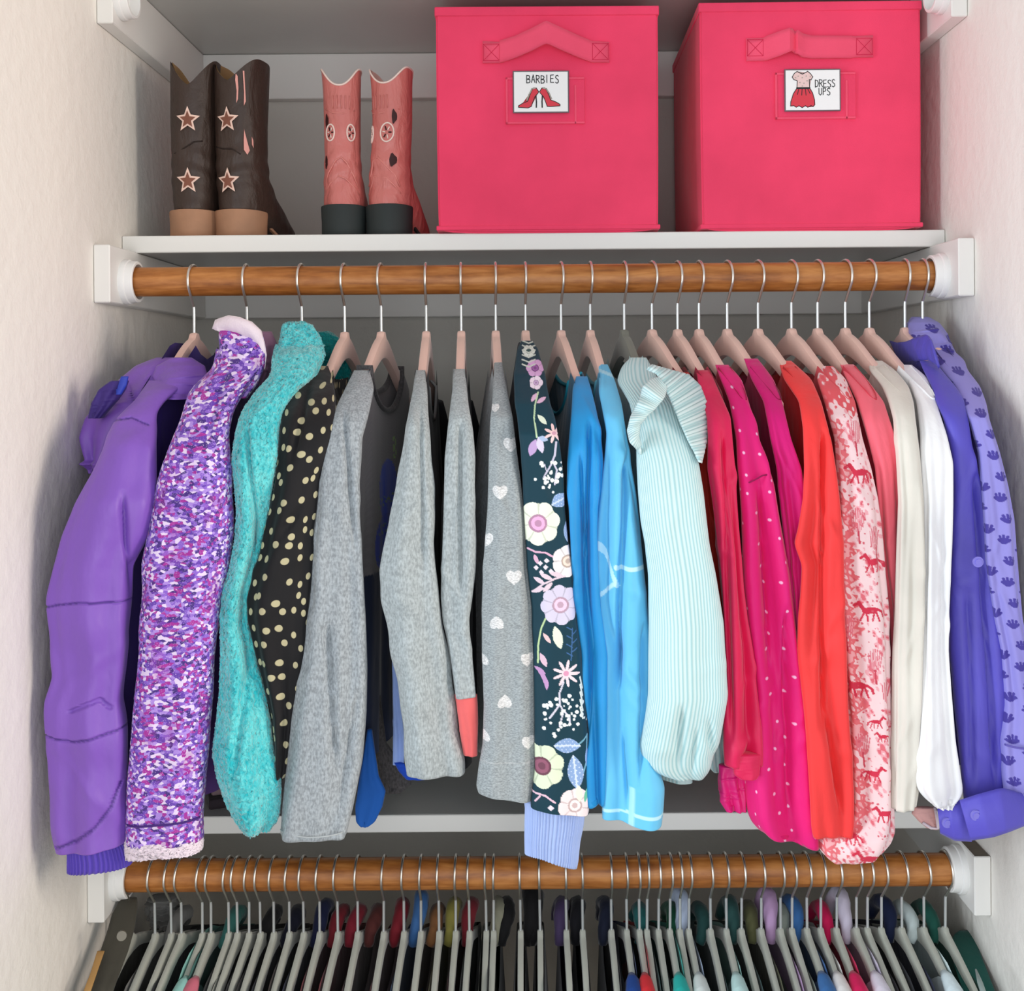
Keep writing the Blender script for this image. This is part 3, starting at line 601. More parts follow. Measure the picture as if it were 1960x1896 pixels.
r2 = [(668, 414, 508), (704, 408, 502), (745, 367, 470), (787, 350, 446), (826, 336, 438), (863, 324, 438), (905, 308, 443), (964, 296, 444), (1023, 284, 444), (1082, 274, 436), (1147, 272, 421), (1227, 268, 409), (1290, 264, 407), (1353, 258, 403), (1416, 253, 400), (1480, 250, 392), (1543, 247, 389), (1608, 244, 388)]
DTW = ([630, 700, 745, 800, 870, 1700], [1.27, 1.24, 1.205, 1.17, 1.145, 1.13])
g, x0, rt = garment('jacket', 473, r2, M_TW, 'purple and white speckled tweed jacket with white fleece edging', 'jacket', (0, -6), rot='s', bmat=M_TWD, sl=dict(depth=DTW, fold=.003, bumps=.0015, rmax=.038, nv=200, fuzz=.0003, folds=[(440, 700, 400, 860, 6, .010), (420, 1010, 425, 1120, 4, .006)]), bd=dict(th1=.028, dipf=.0, dipb=-.01, sopen=.05), hz=CZ - .46, hlabel='pink hanger mostly hidden by the speckled tweed jacket')
tube('collar', [(628, 420, 492), (645, 419, 504), (669, 420, 507), (704, 414, 503), (735, 424, 492), (762, 440, 472)], M_TW, g, depth=([628, 762], [1.262, 1.215]), dr=.45, fold=.003, nv=60, sm=2)
tube('collar', [(634, 486, 520), (660, 490, 530), (700, 490, 530), (745, 480, 512)], fabric('pale_collar_back', (150, 112, 140), .95, .4), g, depth=1.36, dr=.5, fold=.004, nv=40, sm=2)
V, Fc = sweep([P(x, y, d) for x, y, d in ((420, 634, 1.262), (424, 624, 1.262), (440, 620, 1.256), (458, 622, 1.250), (476, 629, 1.247), (490, 640, 1.247), (499, 656, 1.247), (505, 680, 1.245), (505, 705, 1.24))], [.009, .010, .0095, .009, .009, .0075, .005, .0035, .002], 12)
o = mesh('trim', np.array([tuple(v + Vector(RS.uniform(-.0012, .0012, 3))) for v in V]), Fc, M_FZ, g, True)
tube('trim', [(1600, 244, 387), (1610, 240, 388), (1622, 241, 387), (1630, 243, 385)], M_FZ, g, depth=1.13, dr=.55, hem=(8, -14), fold=.001, kf=(3, 9), nu=160, nv=26, fuzz=.0008, ramp_=(0, .1), sm=.8)
on_surface(g, [(247, 1568), (310, 1560), (388, 1556)], r2, DTW, plain('tweed_seam', (70, 40, 120), .9), .0012, rmax=.038)
# 3 teal fleece
def fleece(name, c1, c2):
    m, nt, b = newmat(name, .95, .7, .1); co = objco(nt); n = noise(nt, vmul(nt, co, (1, 1, .6)), 260, 4, dist=.8); n2 = noise(nt, co, 22, 3)
    a = nd(nt, 'ShaderNodeMath', operation='MULTIPLY_ADD'); nt.links.new(n2.outputs[0], a.inputs[0]); a.inputs[1].default_value = .6; nt.links.new(n.outputs[0], a.inputs[2])
    nt.links.new(ramp(nt, a.outputs[0], [(.55, c1), (1.0, c2)]), b.inputs['Base Color']); bump(nt, b, n.outputs[0], .9, .004); return m
M_TL = fleece('teal_fleece', (28, 186, 198), (122, 230, 232)); M_TLD = fleece('teal_fleece_shaded', (14, 130, 134), (34, 156, 156))  # darker teal puts shade into the torso and rear collar
r3 = [(660, 527, 622), (690, 522, 612), (719, 519, 600), (745, 492, 570), (785, 463, 542), (824, 450, 535), (877, 442, 532), (930, 447, 523), (983, 451, 515), (1035, 448, 504), (1088, 438, 492), (1131, 425, 479), (1195, 421, 476), (1258, 421, 490), (1321, 418, 508), (1385, 411, 519), (1432, 404, 524), (1480, 413, 538), (1527, 430, 538), (1560, 448, 534), (1583, 466, 514)]
DTL = ([613, 660, 720, 785, 870, 1700], [1.285, 1.265, 1.215, 1.175, 1.15, 1.14])
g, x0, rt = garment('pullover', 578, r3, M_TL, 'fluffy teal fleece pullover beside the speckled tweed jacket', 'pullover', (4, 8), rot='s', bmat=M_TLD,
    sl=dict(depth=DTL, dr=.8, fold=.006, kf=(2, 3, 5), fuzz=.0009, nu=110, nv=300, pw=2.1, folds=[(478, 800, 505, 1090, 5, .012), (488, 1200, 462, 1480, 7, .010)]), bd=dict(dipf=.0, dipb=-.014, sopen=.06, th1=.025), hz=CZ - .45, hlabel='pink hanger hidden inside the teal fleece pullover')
tube('collar', [(616, 552, 582), (622, 540, 598), (645, 536, 612), (680, 528, 620), (720, 545, 606), (736, 560, 590)], M_TL, g, depth=([614, 736], [1.285, 1.235]), dr=.5, rmax=.02, fold=.003, fuzz=.0009, nu=90, nv=90, sm=1.5)
tube('collar', [(634, 598, 632), (655, 596, 660), (700, 600, 676), (738, 612, 668)], M_TLD, g, depth=1.40, dr=.4, fold=.003, fuzz=.0006, nv=60, sm=2)
# 4 black with gold dots
M_BD = dotted('black_gold_dots', (20, 19, 22), (190, 182, 146), 25, 4.8, .75, .7, 1.25); M_BLK = fabric('black_cloth', (18, 18, 21), .8, .1)
r4 = [(700, 600, 628), (719, 588, 634), (745, 552, 640), (785, 540, 645), (838, 535, 640), (877, 531, 630), (917, 527, 614), (970, 516, 607), (1009, 506, 600), (1062, 496, 600), (1101, 484, 598), (1144, 473, 594), (1189, 477, 589), (1248, 489, 584), (1307, 504, 573), (1366, 519, 566), (1425, 526, 556), (1469, 527, 549), (1482, 532, 544)]
g, x0, rt = garment('blouse', 660, r4, M_BD, 'black blouse with small gold dots beside the teal fleece', 'blouse', (0, 4), rot='s', bmat=M_BD, sl=dict(fold=.004, folds=[(600, 720, 560, 900, 6, .010), (585, 960, 520, 1060, 7, .006)]), bd=dict(dipf=.05, th1=.018), hlabel='pink hanger holding the black gold-dotted blouse')
# 5 heather grey tee with whale print
M_HG = fabric('heather_grey', (156, 163, 168), .9, .2, heather=.12); M_HGD = fabric('heather_dark', (74, 72, 74), .9, .2, heather=.15)
r5 = [(708, 678, 706), (725, 670, 712), (745, 660, 716), (798, 636, 704), (838, 624, 692), (877, 616, 690), (930, 611, 686), (983, 609, 687), (1062, 598, 692), (1144, 595, 696), (1189, 588, 698), (1277, 579, 700), (1366, 563, 698), (1454, 554, 692), (1543, 542, 676), (1592, 537, 664)]
g, x0, rt = garment('long_sleeve_tee', 730, r5, M_HG, 'light grey long-sleeved tee with dark front and blue print', 'tee', (0, 6), bmat=printed('whale_print_cloth', .85), sl=dict(fold=.005, kf=(2, 4, 7), folds=[(660, 780, 690, 1100, 4, .008), (632, 1180, 650, 1480, 6, .012), (694, 1300, 655, 1560, 3, .008)]),
    bd=dict(dipf=.052, dipb=.030, sopen=.085, printer=p_whale, collar=M_HGD, th1=.012, nu=220, nv=260, fold=.002, shift=.0), hlabel='pink hanger holding the light grey tee with the blue print', bsleeve=True, smat=M_HGD, hz=CZ - .44)
on_surface(g, [(540, 1580), (600, 1584), (660, 1582)], r5, None, plain('heather_stitch', (176, 182, 184), .9), .0008)
tube('hem_panel', [(1395, 703, 712), (1425, 698, 716), (1484, 688, 724), (1513, 684, 738), (1543, 680, 732), (1572, 682, 718), (1580, 690, 706)], fabric('royal_blue_knit', (28, 96, 186), .7), g, depth=1.235, dr=.35, rmin=.005, fold=.001, nv=60, sm=1.5)
tube('hem_panel', [(1330, 712, 728), (1420, 716, 738), (1480, 726, 782), (1500, 730, 788), (1516, 734, 768)], M_HGD, g, depth=1.29, dr=.3, rmin=.005, fold=.001, nv=60, sm=1.5)
# 6 plain grey tee
M_G2 = fabric('grey_jersey', (164, 172, 174), .9, .2, heather=.10); M_CH = fabric('grey_torso_shaded', (34, 35, 40), .9, .1)  # near-black torso of the grey tops is shade painted in
r6 = [(708, 796, 815), (745, 790, 818), (798, 780, 821), (824, 775, 822), (877, 766, 826), (930, 756, 830), (983, 742, 834), (1035, 733, 832), (1088, 725, 836), (1144, 728, 842), (1189, 735, 848), (1218, 741, 853), (1277, 752, 862), (1336, 764, 869), (1395, 771, 876), (1454, 776, 885), (1476, 779, 888)]
g, x0, rt = garment('long_sleeve_tee', 816, r6, M_G2, 'plain mid-grey long-sleeved tee with a slit at the cuff', 'tee', (0, 4), bmat=M_CH, sl=dict(fold=.005, kf=(2, 3, 6), bumps=.002, folds=[(800, 1440, 800, 1500, 2, .012), (805, 770, 815, 1100, 4, .006)]), bd=dict(dipf=.065, dipb=.02, collar=plain('collar_trim', (150, 150, 150), .8), colw=.002, th1=.014), hlabel='pink hanger holding the plain mid-grey tee with the slit cuff')
tube('side_panel', [(1262, 750, 757), (1300, 751, 772), (1345, 751, 778), (1400, 753, 782), (1462, 753, 790)], fabric('periwinkle_cloth', (150, 178, 240), .7), g, depth=1.215, dr=.3, rmin=.005, fold=.002, nv=60, sm=1.5)
tube('side_panel_hem', [(1458, 754, 800), (1474, 762, 812), (1490, 778, 816)], fabric('blue_hem', (24, 72, 190), .7), g, depth=1.212, dr=.3, rmin=.005, fold=.001, nv=30, sm=1)
# 7 grey top with coral cuff
r7 = [(706, 867, 890), (745, 866, 894), (772, 862, 897), (824, 855, 907), (877, 849, 912), (956, 847, 911), (1035, 846, 913), (1088, 844, 912), (1144, 842, 906), (1189, 845, 899), (1218, 852, 902), (1277, 862, 908), (1332, 869, 913)]
g, x0, rt = garment('sweatshirt', 883, r7, M_G2, 'grey sweatshirt with a coral pink cuff', 'sweatshirt', (0, -2), bmat=M_CH, sl=dict(fold=.004, kf=(2, 4), folds=[(882, 800, 886, 1150, 5, .009)]), bd=dict(dipf=.05, th1=.02), hlabel='pink hanger seen edge-on, holding the grey top with coral cuff')
tube('cuff', [(1328, 870, 913), (1345, 873, 914), (1400, 880, 914), (1441, 888, 914)], fabric('coral_cuff', (226, 104, 104), .8), g, depth=1.148, dr=.5, fold=.0012, nv=40, sm=1, hem=(0, 2))
# 8 hearts
r8 = [(693, 946, 961), (728, 944, 967), (771, 942, 976), (799, 938, 982), (856, 935, 989), (913, 933, 997), (970, 931, 1004), (1027, 927, 1008), (1084, 924, 1012), (1144, 923, 1020), (1253, 924, 1026), (1345, 927, 1026), (1421, 924, 1027), (1467, 916, 1027), (1510, 911, 1027), (1524, 915, 1025)]
g, x0, rt = garment('sweatshirt', 949, r8, printed('heart_print_cloth', .9, heather=.22), 'grey sweatshirt printed with white hearts', 'sweatshirt', (-14, 4), bmat=M_HG, sl=dict(fold=.003, kf=(2, 4, 7), paint=p_hearts, nu=260, nv=760, sm=4), bd=dict(dipf=.05, th1=.03), hlabel='pink hanger seen edge-on, holding the heart-print sweatshirt', smat=M_HGD)
# 9 floral
r9 = [(652, 998, 1019), (668, 990, 1030), (714, 984, 1042), (771, 985, 1053), (799, 990, 1062), (856, 996, 1072), (913, 1000, 1079), (970, 1002, 1082), (1027, 1006, 1089), (1084, 1009, 1098), (1161, 1018, 1103), (1253, 1021, 1115), (1345, 1023, 1121), (1406, 1023, 1126), (1467, 1024, 1127), (1528, 1016, 1130), (1546, 1016, 1128)]
D9 = ([640, 668, 714, 771, 830, 1700], [1.31, 1.275, 1.225, 1.18, 1.15, 1.14])
M_FL = printed('floral_print_cloth', .65, .1); M_NV = fabric('floral_torso_shaded', (16, 26, 44), .8, .1)  # torso of the floral top, its shade painted as flat dark navy
g, x0, rt = garment('sweatshirt', 1006, r9, M_FL, 'dark teal floral sweatshirt with a wide light blue cuff', 'sweatshirt', (-8, 8), rot='s', bmat=M_NV, sl=dict(depth=D9, fold=.0025, kf=(2, 3, 6), paint=p_floral, nu=260, nv=900, sm=2.5), bd=dict(dipf=.03, dipb=-.01, th1=.03, sopen=.05), hlabel='pink hanger holding the dark floral sweatshirt')
M_PW = fabric('periwinkle_rib', (172, 192, 238), .85, .3)
tube('cuff', [(1528, 1003, 1120), (1545, 1005, 1120), (1580, 1004, 1116), (1610, 1004, 1110), (1640, 1005, 1107), (1648, 1006, 1104)], M_PW, g, depth=1.15, dr=.42, hem=(-22, 12), fold=.0006, nu=200, nv=50, rib=60, ramp_=(0, .1), sm=1)
# 10 bright blue
M_B1 = fabric('bright_blue_jersey', (18, 146, 212), .6, .25, satin=True, wr=.2); M_B1D = fabric('blue_torso_shaded', (14, 104, 140), .7)  # second blue is the torso with shade mixed into its colour
r10 = [(720, 1103, 1124), (742, 1096, 1131), (785, 1094, 1142), (828, 1091, 1150), (885, 1088, 1156), (942, 1089, 1154), (970, 1094, 1150), (1027, 1098, 1146), (1084, 1100, 1146), (1161, 1106, 1152), (1253, 1113, 1168), (1345, 1119, 1168), (1436, 1124, 1166), (1522, 1129, 1160), (1536, 1134, 1156)]
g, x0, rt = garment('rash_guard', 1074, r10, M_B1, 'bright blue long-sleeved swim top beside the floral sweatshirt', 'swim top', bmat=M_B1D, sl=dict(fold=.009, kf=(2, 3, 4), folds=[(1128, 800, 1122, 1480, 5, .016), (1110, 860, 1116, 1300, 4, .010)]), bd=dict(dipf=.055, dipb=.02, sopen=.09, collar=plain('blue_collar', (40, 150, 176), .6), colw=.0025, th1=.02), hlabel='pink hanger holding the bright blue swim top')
# 11 light blue with white seams
M_B2 = printed('light_blue_jersey', .55, .2, .4); M_B2D = fabric('light_blue_torso_shaded', (40, 150, 190), .7)  # torso blue darkened to carry the shade between garments
r11 = [(697, 1145, 1163), (728, 1147, 1177), (771, 1150, 1190), (828, 1160, 1199), (885, 1156, 1208), (942, 1151, 1219), (999, 1145, 1227), (1056, 1142, 1232), (1084, 1142, 1234), (1146, 1137, 1238), (1192, 1145, 1241), (1238, 1160, 1242), (1345, 1161, 1244), (1436, 1158, 1250), (1498, 1156, 1273), (1540, 1155, 1271), (1562, 1156, 1268)]
pb2 = p_seams((106, 196, 238), [([(1176, 1081), (1236, 1082)], 4.2, (196, 236, 250)), ([(1140, 1036), (1180, 1116)], 4.2, (190, 234, 250)), ([(1130, 1146), (1176, 1110)], 3.8, (196, 236, 250)), ([(1150, 1543), (1275, 1548)], 3, (190, 236, 250)), ([(1206, 1500), (1204, 1566)], 6, (170, 226, 246)), ([(1140, 706), (1180, 722)], 3, (170, 224, 246))])
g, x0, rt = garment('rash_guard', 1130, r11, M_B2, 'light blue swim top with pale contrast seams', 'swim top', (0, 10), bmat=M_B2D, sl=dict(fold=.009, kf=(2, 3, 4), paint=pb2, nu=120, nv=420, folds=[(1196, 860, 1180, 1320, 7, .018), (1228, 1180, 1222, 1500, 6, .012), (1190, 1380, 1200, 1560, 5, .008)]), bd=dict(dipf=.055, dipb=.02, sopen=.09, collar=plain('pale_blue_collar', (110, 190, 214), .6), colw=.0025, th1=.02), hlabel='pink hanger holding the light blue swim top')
# 12 mint ribbed with ruffle
def ribmat(name, c1, c2, period, wr=.3):
    m, nt, b = newmat(name, .8, .3, .25); wv = nd(nt, 'ShaderNodeTexWave', Scale=1.0 / period * math.pi / 10 * 1.0); wv.inputs['Distortion'].default_value = .3
    sx = nd(nt, 'ShaderNodeSeparateXYZ'); nt.links.new(puv(nt), sx.inputs[0]); mm = nd(nt, 'ShaderNodeMath', operation='MULTIPLY'); mm.inputs[1].default_value = 2 * math.pi / period; nt.links.new(sx.outputs[0], mm.inputs[0])
    sn = nd(nt, 'ShaderNodeMath', operation='SINE'); nt.links.new(mm.outputs[0], sn.inputs[0]); mr = nd(nt, 'ShaderNodeMapRange'); mr.inputs[1].default_value = -1; nt.links.new(sn.outputs[0], mr.inputs[0])
    nt.links.new(ramp(nt, mr.outputs[0], [(0.1, c1), (.6, c2)]), b.inputs['Base Color']); bump(nt, b, mr.outputs[0], .35, .0012); bump(nt, b, noise(nt, vmul(nt, objco(nt), (1, 1, .5)), 18, 4).outputs[0], wr, .012); return m
M_MT = ribmat('mint_rib', (168, 208, 212), (208, 232, 232), 6.0); M_MT2 = ribmat('mint_rib_ruffle', (172, 206, 208), (212, 232, 232), 11.0)
r12 = [(684, 1207, 1237), (700, 1190, 1246), (730, 1180, 1262), (771, 1205, 1296), (828, 1218, 1313), (885, 1220, 1338), (942, 1224, 1347), (999, 1230, 1353), (1041, 1238, 1358), (1100, 1244, 1370), (1192, 1244, 1384), (1253, 1242, 1387), (1329, 1241, 1392), (1375, 1235, 1384), (1421, 1226, 1375), (1440, 1226, 1366), (1462, 1234, 1360), (1480, 1262, 1352), (1488, 1290, 1344)]
D12 = ([660, 690, 730, 790, 850, 950, 1350, 1490], [1.30, 1.27, 1.235, 1.175, 1.15, 1.13, 1.125, 1.145])
g, x0, rt = garment('blouse', 1195, r12, M_MT, 'pale mint ribbed blouse with ruffled shoulder and gathered sleeve', 'blouse', rot='s', sl=dict(depth=D12, fold=.003, kf=(2, 3, 5), rmax=.045, dr=.55, folds=[(1300, 1330, 1290, 1480, 7, .009), (1330, 1380, 1322, 1486, 5, .008), (1355, 1360, 1362, 1470, 6, .008)], nu=90), bd=dict(dipf=.03, dipb=.012, th1=.022, sopen=.06), hbody=bdG, hgroup='grey hanger among the pink ones', hlabel='the single dark grey hanger on the upper rod', hz=CZ - .45)
A = [(1238, 706), (1256, 716), (1270, 736), (1284, 765), (1300, 805), (1318, 845), (1332, 872), (1338, 882)]
Bq = [(1246, 698), (1268, 704), (1290, 710), (1318, 717), (1340, 738), (1353, 772), (1356, 812), (1351, 850), (1342, 886)]
ribbon('ruffle', A, Bq, [1.19, 1.165, 1.15, 1.14, 1.13], [1.195, 1.20, 1.20, 1.19, 1.17, 1.135], M_MT2, g, n=220, m=18, amp=.0022, k=26, wave0=.3, thick=.0022)
A = [(1264, 722), (1255, 748), (1240, 778), (1226, 804), (1216, 838), (1216, 862)]
Bq = [(1278, 766), (1280, 748), (1268, 728), (1244, 724), (1228, 736), (1222, 768), (1210, 792), (1202, 818), (1202, 842), (1214, 864), (1224, 872)]
ribbon('ruffle', [(1276, 742), (1272, 760), (1258, 778), (1238, 796), (1224, 812), (1222, 835), (1226, 850)], [(1262, 722), (1244, 726), (1230, 742), (1224, 766), (1208, 796), (1201, 822), (1206, 846), (1226, 870)], [1.16, 1.135, 1.13, 1.13, 1.135, 1.14], [1.17, 1.15, 1.14, 1.135, 1.13, 1.135], M_MT2, g, n=120, m=14, amp=.007, k=4.5, wave0=.15, thick=.0022, seed=3)
tube('hem_edge', [(1385, 1352, 1384), (1430, 1356, 1387), (1470, 1360, 1389), (1476, 1366, 1389)], M_MT, g, depth=1.20, dr=.4, rmin=.006, fold=.002, nv=40, sm=1)
# 12b orange-red top behind the mint ruffle
M_OR = fabric('orange_red_cloth', (176, 34, 22), .7, .2)
r12b = [(712, 1296, 1318), (760, 1310, 1345), (800, 1325, 1360), (880, 1338, 1362), (960, 1346, 1372), (1060, 1356, 1384), (1200, 1370, 1400), (1330, 1380, 1405)]
garment('tee', 1248, r12b, M_OR, 'orange-red top mostly hidden behind the mint ruffle', 'tee', sl=dict(depth=([700, 800, 900, 1700], [1.25, 1.21, 1.19, 1.185]), dr=.5, rmin=.006), bmat=fabric('orange_red_torso_shaded', (120, 14, 24), .8), bd=dict(dipf=.05, dipb=.01, th1=.016), rot='s', hlabel='pink hanger directly right of the dark grey hanger')  # torso red darker than the sleeve, shade put into the cloth colour
# 13 crimson
M_CR = fabric('crimson_jersey', (222, 8, 82), .55, .25, satin=True); M_CRD = fabric('crimson_torso_shaded', (168, 6, 56), .7)  # darker crimson paints the shade on this torso and the dotted one
r13 = [(708, 1332, 1358), (754, 1340, 1379), (797, 1352, 1398), (839, 1354, 1402), (896, 1352, 1408), (953, 1360, 1412), (1010, 1366, 1416), (1067, 1373, 1420), (1124, 1379, 1423), (1180, 1383, 1429), (1244, 1387, 1440), (1313, 1391, 1446), (1383, 1387, 1453), (1438, 1388, 1455), (1462, 1390, 1454)]
g, x0, rt = garment('long_sleeve_tee', 1297, r13, M_CR, 'crimson long-sleeved tee right of the mint blouse', 'tee', bmat=M_CRD, sl=dict(fold=.008, kf=(2, 3, 5), folds=[(1380, 820, 1400, 1420, 5, .012)]), bd=dict(dipf=.05, th1=.018), hlabel='pink hanger holding the crimson tee')
tube('cuff', [(1440, 1398, 1456), (1455, 1400, 1455), (1480, 1404, 1453), (1487, 1414, 1448)], M_CR, g, depth=1.142, dr=.5, fold=.001, nv=30, sm=1)
tube('hem_panel', [(1462, 1376, 1420), (1490, 1374, 1424), (1530, 1378, 1426), (1550, 1392, 1426)], fabric('hot_pink_shiny', (230, 20, 126), .45, .2, satin=True), g, depth=1.17, dr=.4, fold=.005, nv=60, sm=1.5, rmin=.008)
# 14 magenta with tiny dots
M_MD = dotted('magenta_pin_dots', (232, 24, 122), (250, 190, 226), 34, 1.7, .6, .6, 1.25, wr=.5)
r14 = [(698, 1369, 1394), (725, 1379, 1419), (768, 1396, 1433), (839, 1410, 1454), (896, 1414, 1473), (925, 1418, 1482), (982, 1424, 1490), (1039, 1427, 1499), (1096, 1427, 1508), (1180, 1432, 1516), (1244, 1438, 1524), (1313, 1444, 1534), (1383, 1440, 1541), (1452, 1432, 1548), (1504, 1429, 1552), (1556, 1433, 1557), (1585, 1442, 1560), (1600, 1455, 1561)]
D14 = ([650, 700, 745, 797, 860, 950, 1400, 1700], [1.31, 1.27, 1.22, 1.185, 1.165, 1.155, 1.165, 1.165])
g, x0, rt = garment('long_sleeve_tee', 1338, r14, M_MD, 'magenta tee with tiny pale dots and flared sleeve', 'tee', (-14, 20), bmat=M_CRD, sl=dict(depth=D14, fold=.009, kf=(2, 3, 5), folds=[(1450, 930, 1466, 1300, 5, .014), (1500, 1150, 1512, 1560, 5, .014), (1470, 1300, 1480, 1560, 5, .008)]), bd=dict(dipf=.05, th1=.018), hlabel='pink hanger holding the magenta tee with tiny dots')
on_surface(g, [(1418, 927), (1440, 916), (1454, 908), (1472, 905)], r14, D14, plain('magenta_seam', (150, 10, 80), .8), .0009)
# 15 magenta
M_MG = fabric('magenta_jersey', (214, 20, 118), .6, .25)
r15 = [(686, 1424, 1450), (725, 1438, 1480), (768, 1462, 1497), (839, 1476, 1513), (896, 1488, 1533), (953, 1494, 1541), (1010, 1500, 1548), (1067, 1506, 1550), (1124, 1512, 1552), (1180, 1516, 1552), (1260, 1524, 1556), (1400, 1536, 1566), (1500, 1540, 1566)]
garment('long_sleeve_tee', 1392, r15, M_MG, 'deep magenta tee between the dotted one and the coral red one', 'tee', bmat=fabric('magenta_torso_shaded', (150, 10, 66), .8), sl=dict(depth=([650, 700, 745, 797, 860, 950, 1700], [1.31, 1.27, 1.22, 1.185, 1.17, 1.165, 1.17]), fold=.005), bd=dict(dipf=.05, th1=.016), hlabel='pink hanger holding the deep magenta tee')  # torso in darkened magenta, its shade set by colour
# 16 coral red
M_CO = fabric('coral_red_jersey', (246, 62, 62), .6, .3)
r16 = [(690, 1490, 1514), (725, 1500, 1553), (768, 1530, 1570), (820, 1538, 1582), (839, 1539, 1587), (896, 1542, 1594), (953, 1541, 1600), (1010, 1533, 1604), (1039, 1526, 1605), (1060, 1534, 1606), (1081, 1542, 1607), (1140, 1540, 1606), (1180, 1537, 1608), (1244, 1536, 1612), (1348, 1545, 1619), (1452, 1551, 1628), (1522, 1556, 1631), (1580, 1560, 1631), (1598, 1564, 1628)]
g, x0, rt = garment('long_sleeve_tee', 1451, r16, M_CO, 'bright coral red long-sleeved tee beside the horse print', 'tee', bmat=fabric('coral_torso_shaded', (190, 30, 36), .8), sl=dict(fold=.008, kf=(2, 3, 5), folds=[(1576, 820, 1568, 1400, 6, .016), (1574, 1350, 1612, 1560, 6, .014)]), bd=dict(dipf=.05, th1=.018), hlabel='pink hanger holding the coral red tee')  # torso coral darkened, shade included in the colour
# 17 horse print
M_HP = printed('horse_print_cloth', .75)
r17 = [(700, 1571, 1594), (725, 1564, 1618), (768, 1578, 1636), (839, 1598, 1650), (896, 1601, 1666), (953, 1603, 1678), (1039, 1602, 1688), (1096, 1604, 1692), (1180, 1607, 1701), (1209, 1609, 1700), (1348, 1622, 1704), (1452, 1626, 1708), (1522, 1630, 1710), (1556, 1628, 1711), (1575, 1600, 1711), (1591, 1572, 1711), (1612, 1568, 1704), (1626, 1576, 1694), (1636, 1592, 1686)]
D17 = ([650, 700, 745, 797, 860, 950, 1700], [1.31, 1.27, 1.22, 1.185, 1.168, 1.162, 1.158])
g, x0, rt = garment('long_sleeve_tee', 1515, r17, M_HP, 'pink and white tee printed with running horses', 'tee', (10, -6), bmat=fabric('horse_torso_shaded', (216, 84, 92), .8), sl=dict(depth=D17, fold=.004, paint=p_horses, nu=220, nv=800, sm=3), bd=dict(dipf=.05, th1=.018), hlabel='pink hanger holding the horse-print tee')  # plain darker coral torso, shade painted into the cloth
# 18 salmon
M_SA = fabric('salmon_jersey', (242, 106, 122), .65, .3)
r18 = [(697, 1608, 1633), (725, 1620, 1658), (768, 1640, 1690), (839, 1660, 1711), (896, 1674, 1720), (960, 1680, 1726), (1023, 1684, 1727), (1086, 1690, 1726), (1165, 1702, 1727), (1250, 1706, 1730), (1400, 1700, 1730)]
garment('long_sleeve_tee', 1565, r18, M_SA, 'salmon pink long-sleeved tee left of the cream one', 'tee', sl=dict(depth=([650, 700, 745, 797, 860, 950, 1700], [1.31, 1.27, 1.22, 1.185, 1.172, 1.172, 1.19]), fold=.005), bmat=fabric('salmon_torso_shaded', (206, 60, 78), .8), bd=dict(dipf=.05, th1=.018), hlabel='pink hanger holding the salmon pink tee')  # deeper salmon on the torso is painted shade
# 19 cream
M_CM = fabric('cream_jersey', (222, 217, 206), .8, .2)
r19 = [(690, 1666, 1688), (707, 1662, 1712), (738, 1688, 1738), (770, 1702, 1748), (802, 1711, 1751), (865, 1716, 1759), (960, 1722, 1767), (1055, 1720, 1770), (1180, 1717, 1771), (1244, 1714, 1769), (1348, 1712, 1767), (1452, 1710, 1762), (1522, 1709, 1756), (1548, 1709, 1752)]
g, x0, rt = garment('long_sleeve_tee', 1618, r19, M_CM, 'plain cream long-sleeved tee beside the white one', 'tee', (0, -6), sl=dict(fold=.004), bd=dict(dipf=.05, th1=.018), hlabel='pink hanger holding the plain cream tee')
M_DP = fabric('dusty_pink_cloth', (226, 176, 172), .8)
tube('side_panel', [(1544, 1750, 1790), (1556, 1744, 1791), (1570, 1757, 1792), (1582, 1772, 1794)], M_DP, g, depth=1.19, dr=.3, rmin=.004, fold=.001, nv=40, sm=1, hem=(0, 4))
V, Fc = sweep([P(x, y, 1.185) for x, y in ((1789, 1545), (1793, 1565), (1795, 1585), (1782, 1584), (1766, 1574))], .0016, 8); mesh('piping', np.array([tuple(v) for v in V]), Fc, M_FZ, g, True)
# 20 white
M_WH = fabric('white_jersey', (242, 242, 246), .75, .25)
r20 = [(698, 1722, 1745), (722, 1736, 1774), (770, 1756, 1790), (833, 1764, 1809), (884, 1765, 1820), (960, 1770, 1819), (1055, 1771, 1816), (1180, 1770, 1812), (1244, 1769, 1812), (1313, 1768, 1817), (1383, 1766, 1823), (1418, 1764, 1826), (1452, 1757, 1831), (1487, 1754, 1836), (1508, 1758, 1839), (1525, 1770, 1834), (1538, 1786, 1820)]
g, x0, rt = garment('blouse', 1664, r20, M_WH, 'plain white blouse with gathered puff cuff', 'blouse', sl=dict(fold=.005, kf=(2, 4, 7), depth=([650, 700, 745, 797, 860, 950, 1400, 1700], [1.31, 1.27, 1.22, 1.18, 1.155, 1.15, 1.135, 1.14])), bd=dict(dipf=.05, th1=.018), hlabel='pink hanger holding the plain white blouse')
tube('ruffle', [(1515, 1770, 1836), (1526, 1776, 1832), (1536, 1784, 1826), (1543, 1790, 1822)], M_WH, g, depth=1.145, dr=.5, fold=.004, kf=(7, 11, 15), nu=150, nv=30, sm=1, ramp_=(0, .3))
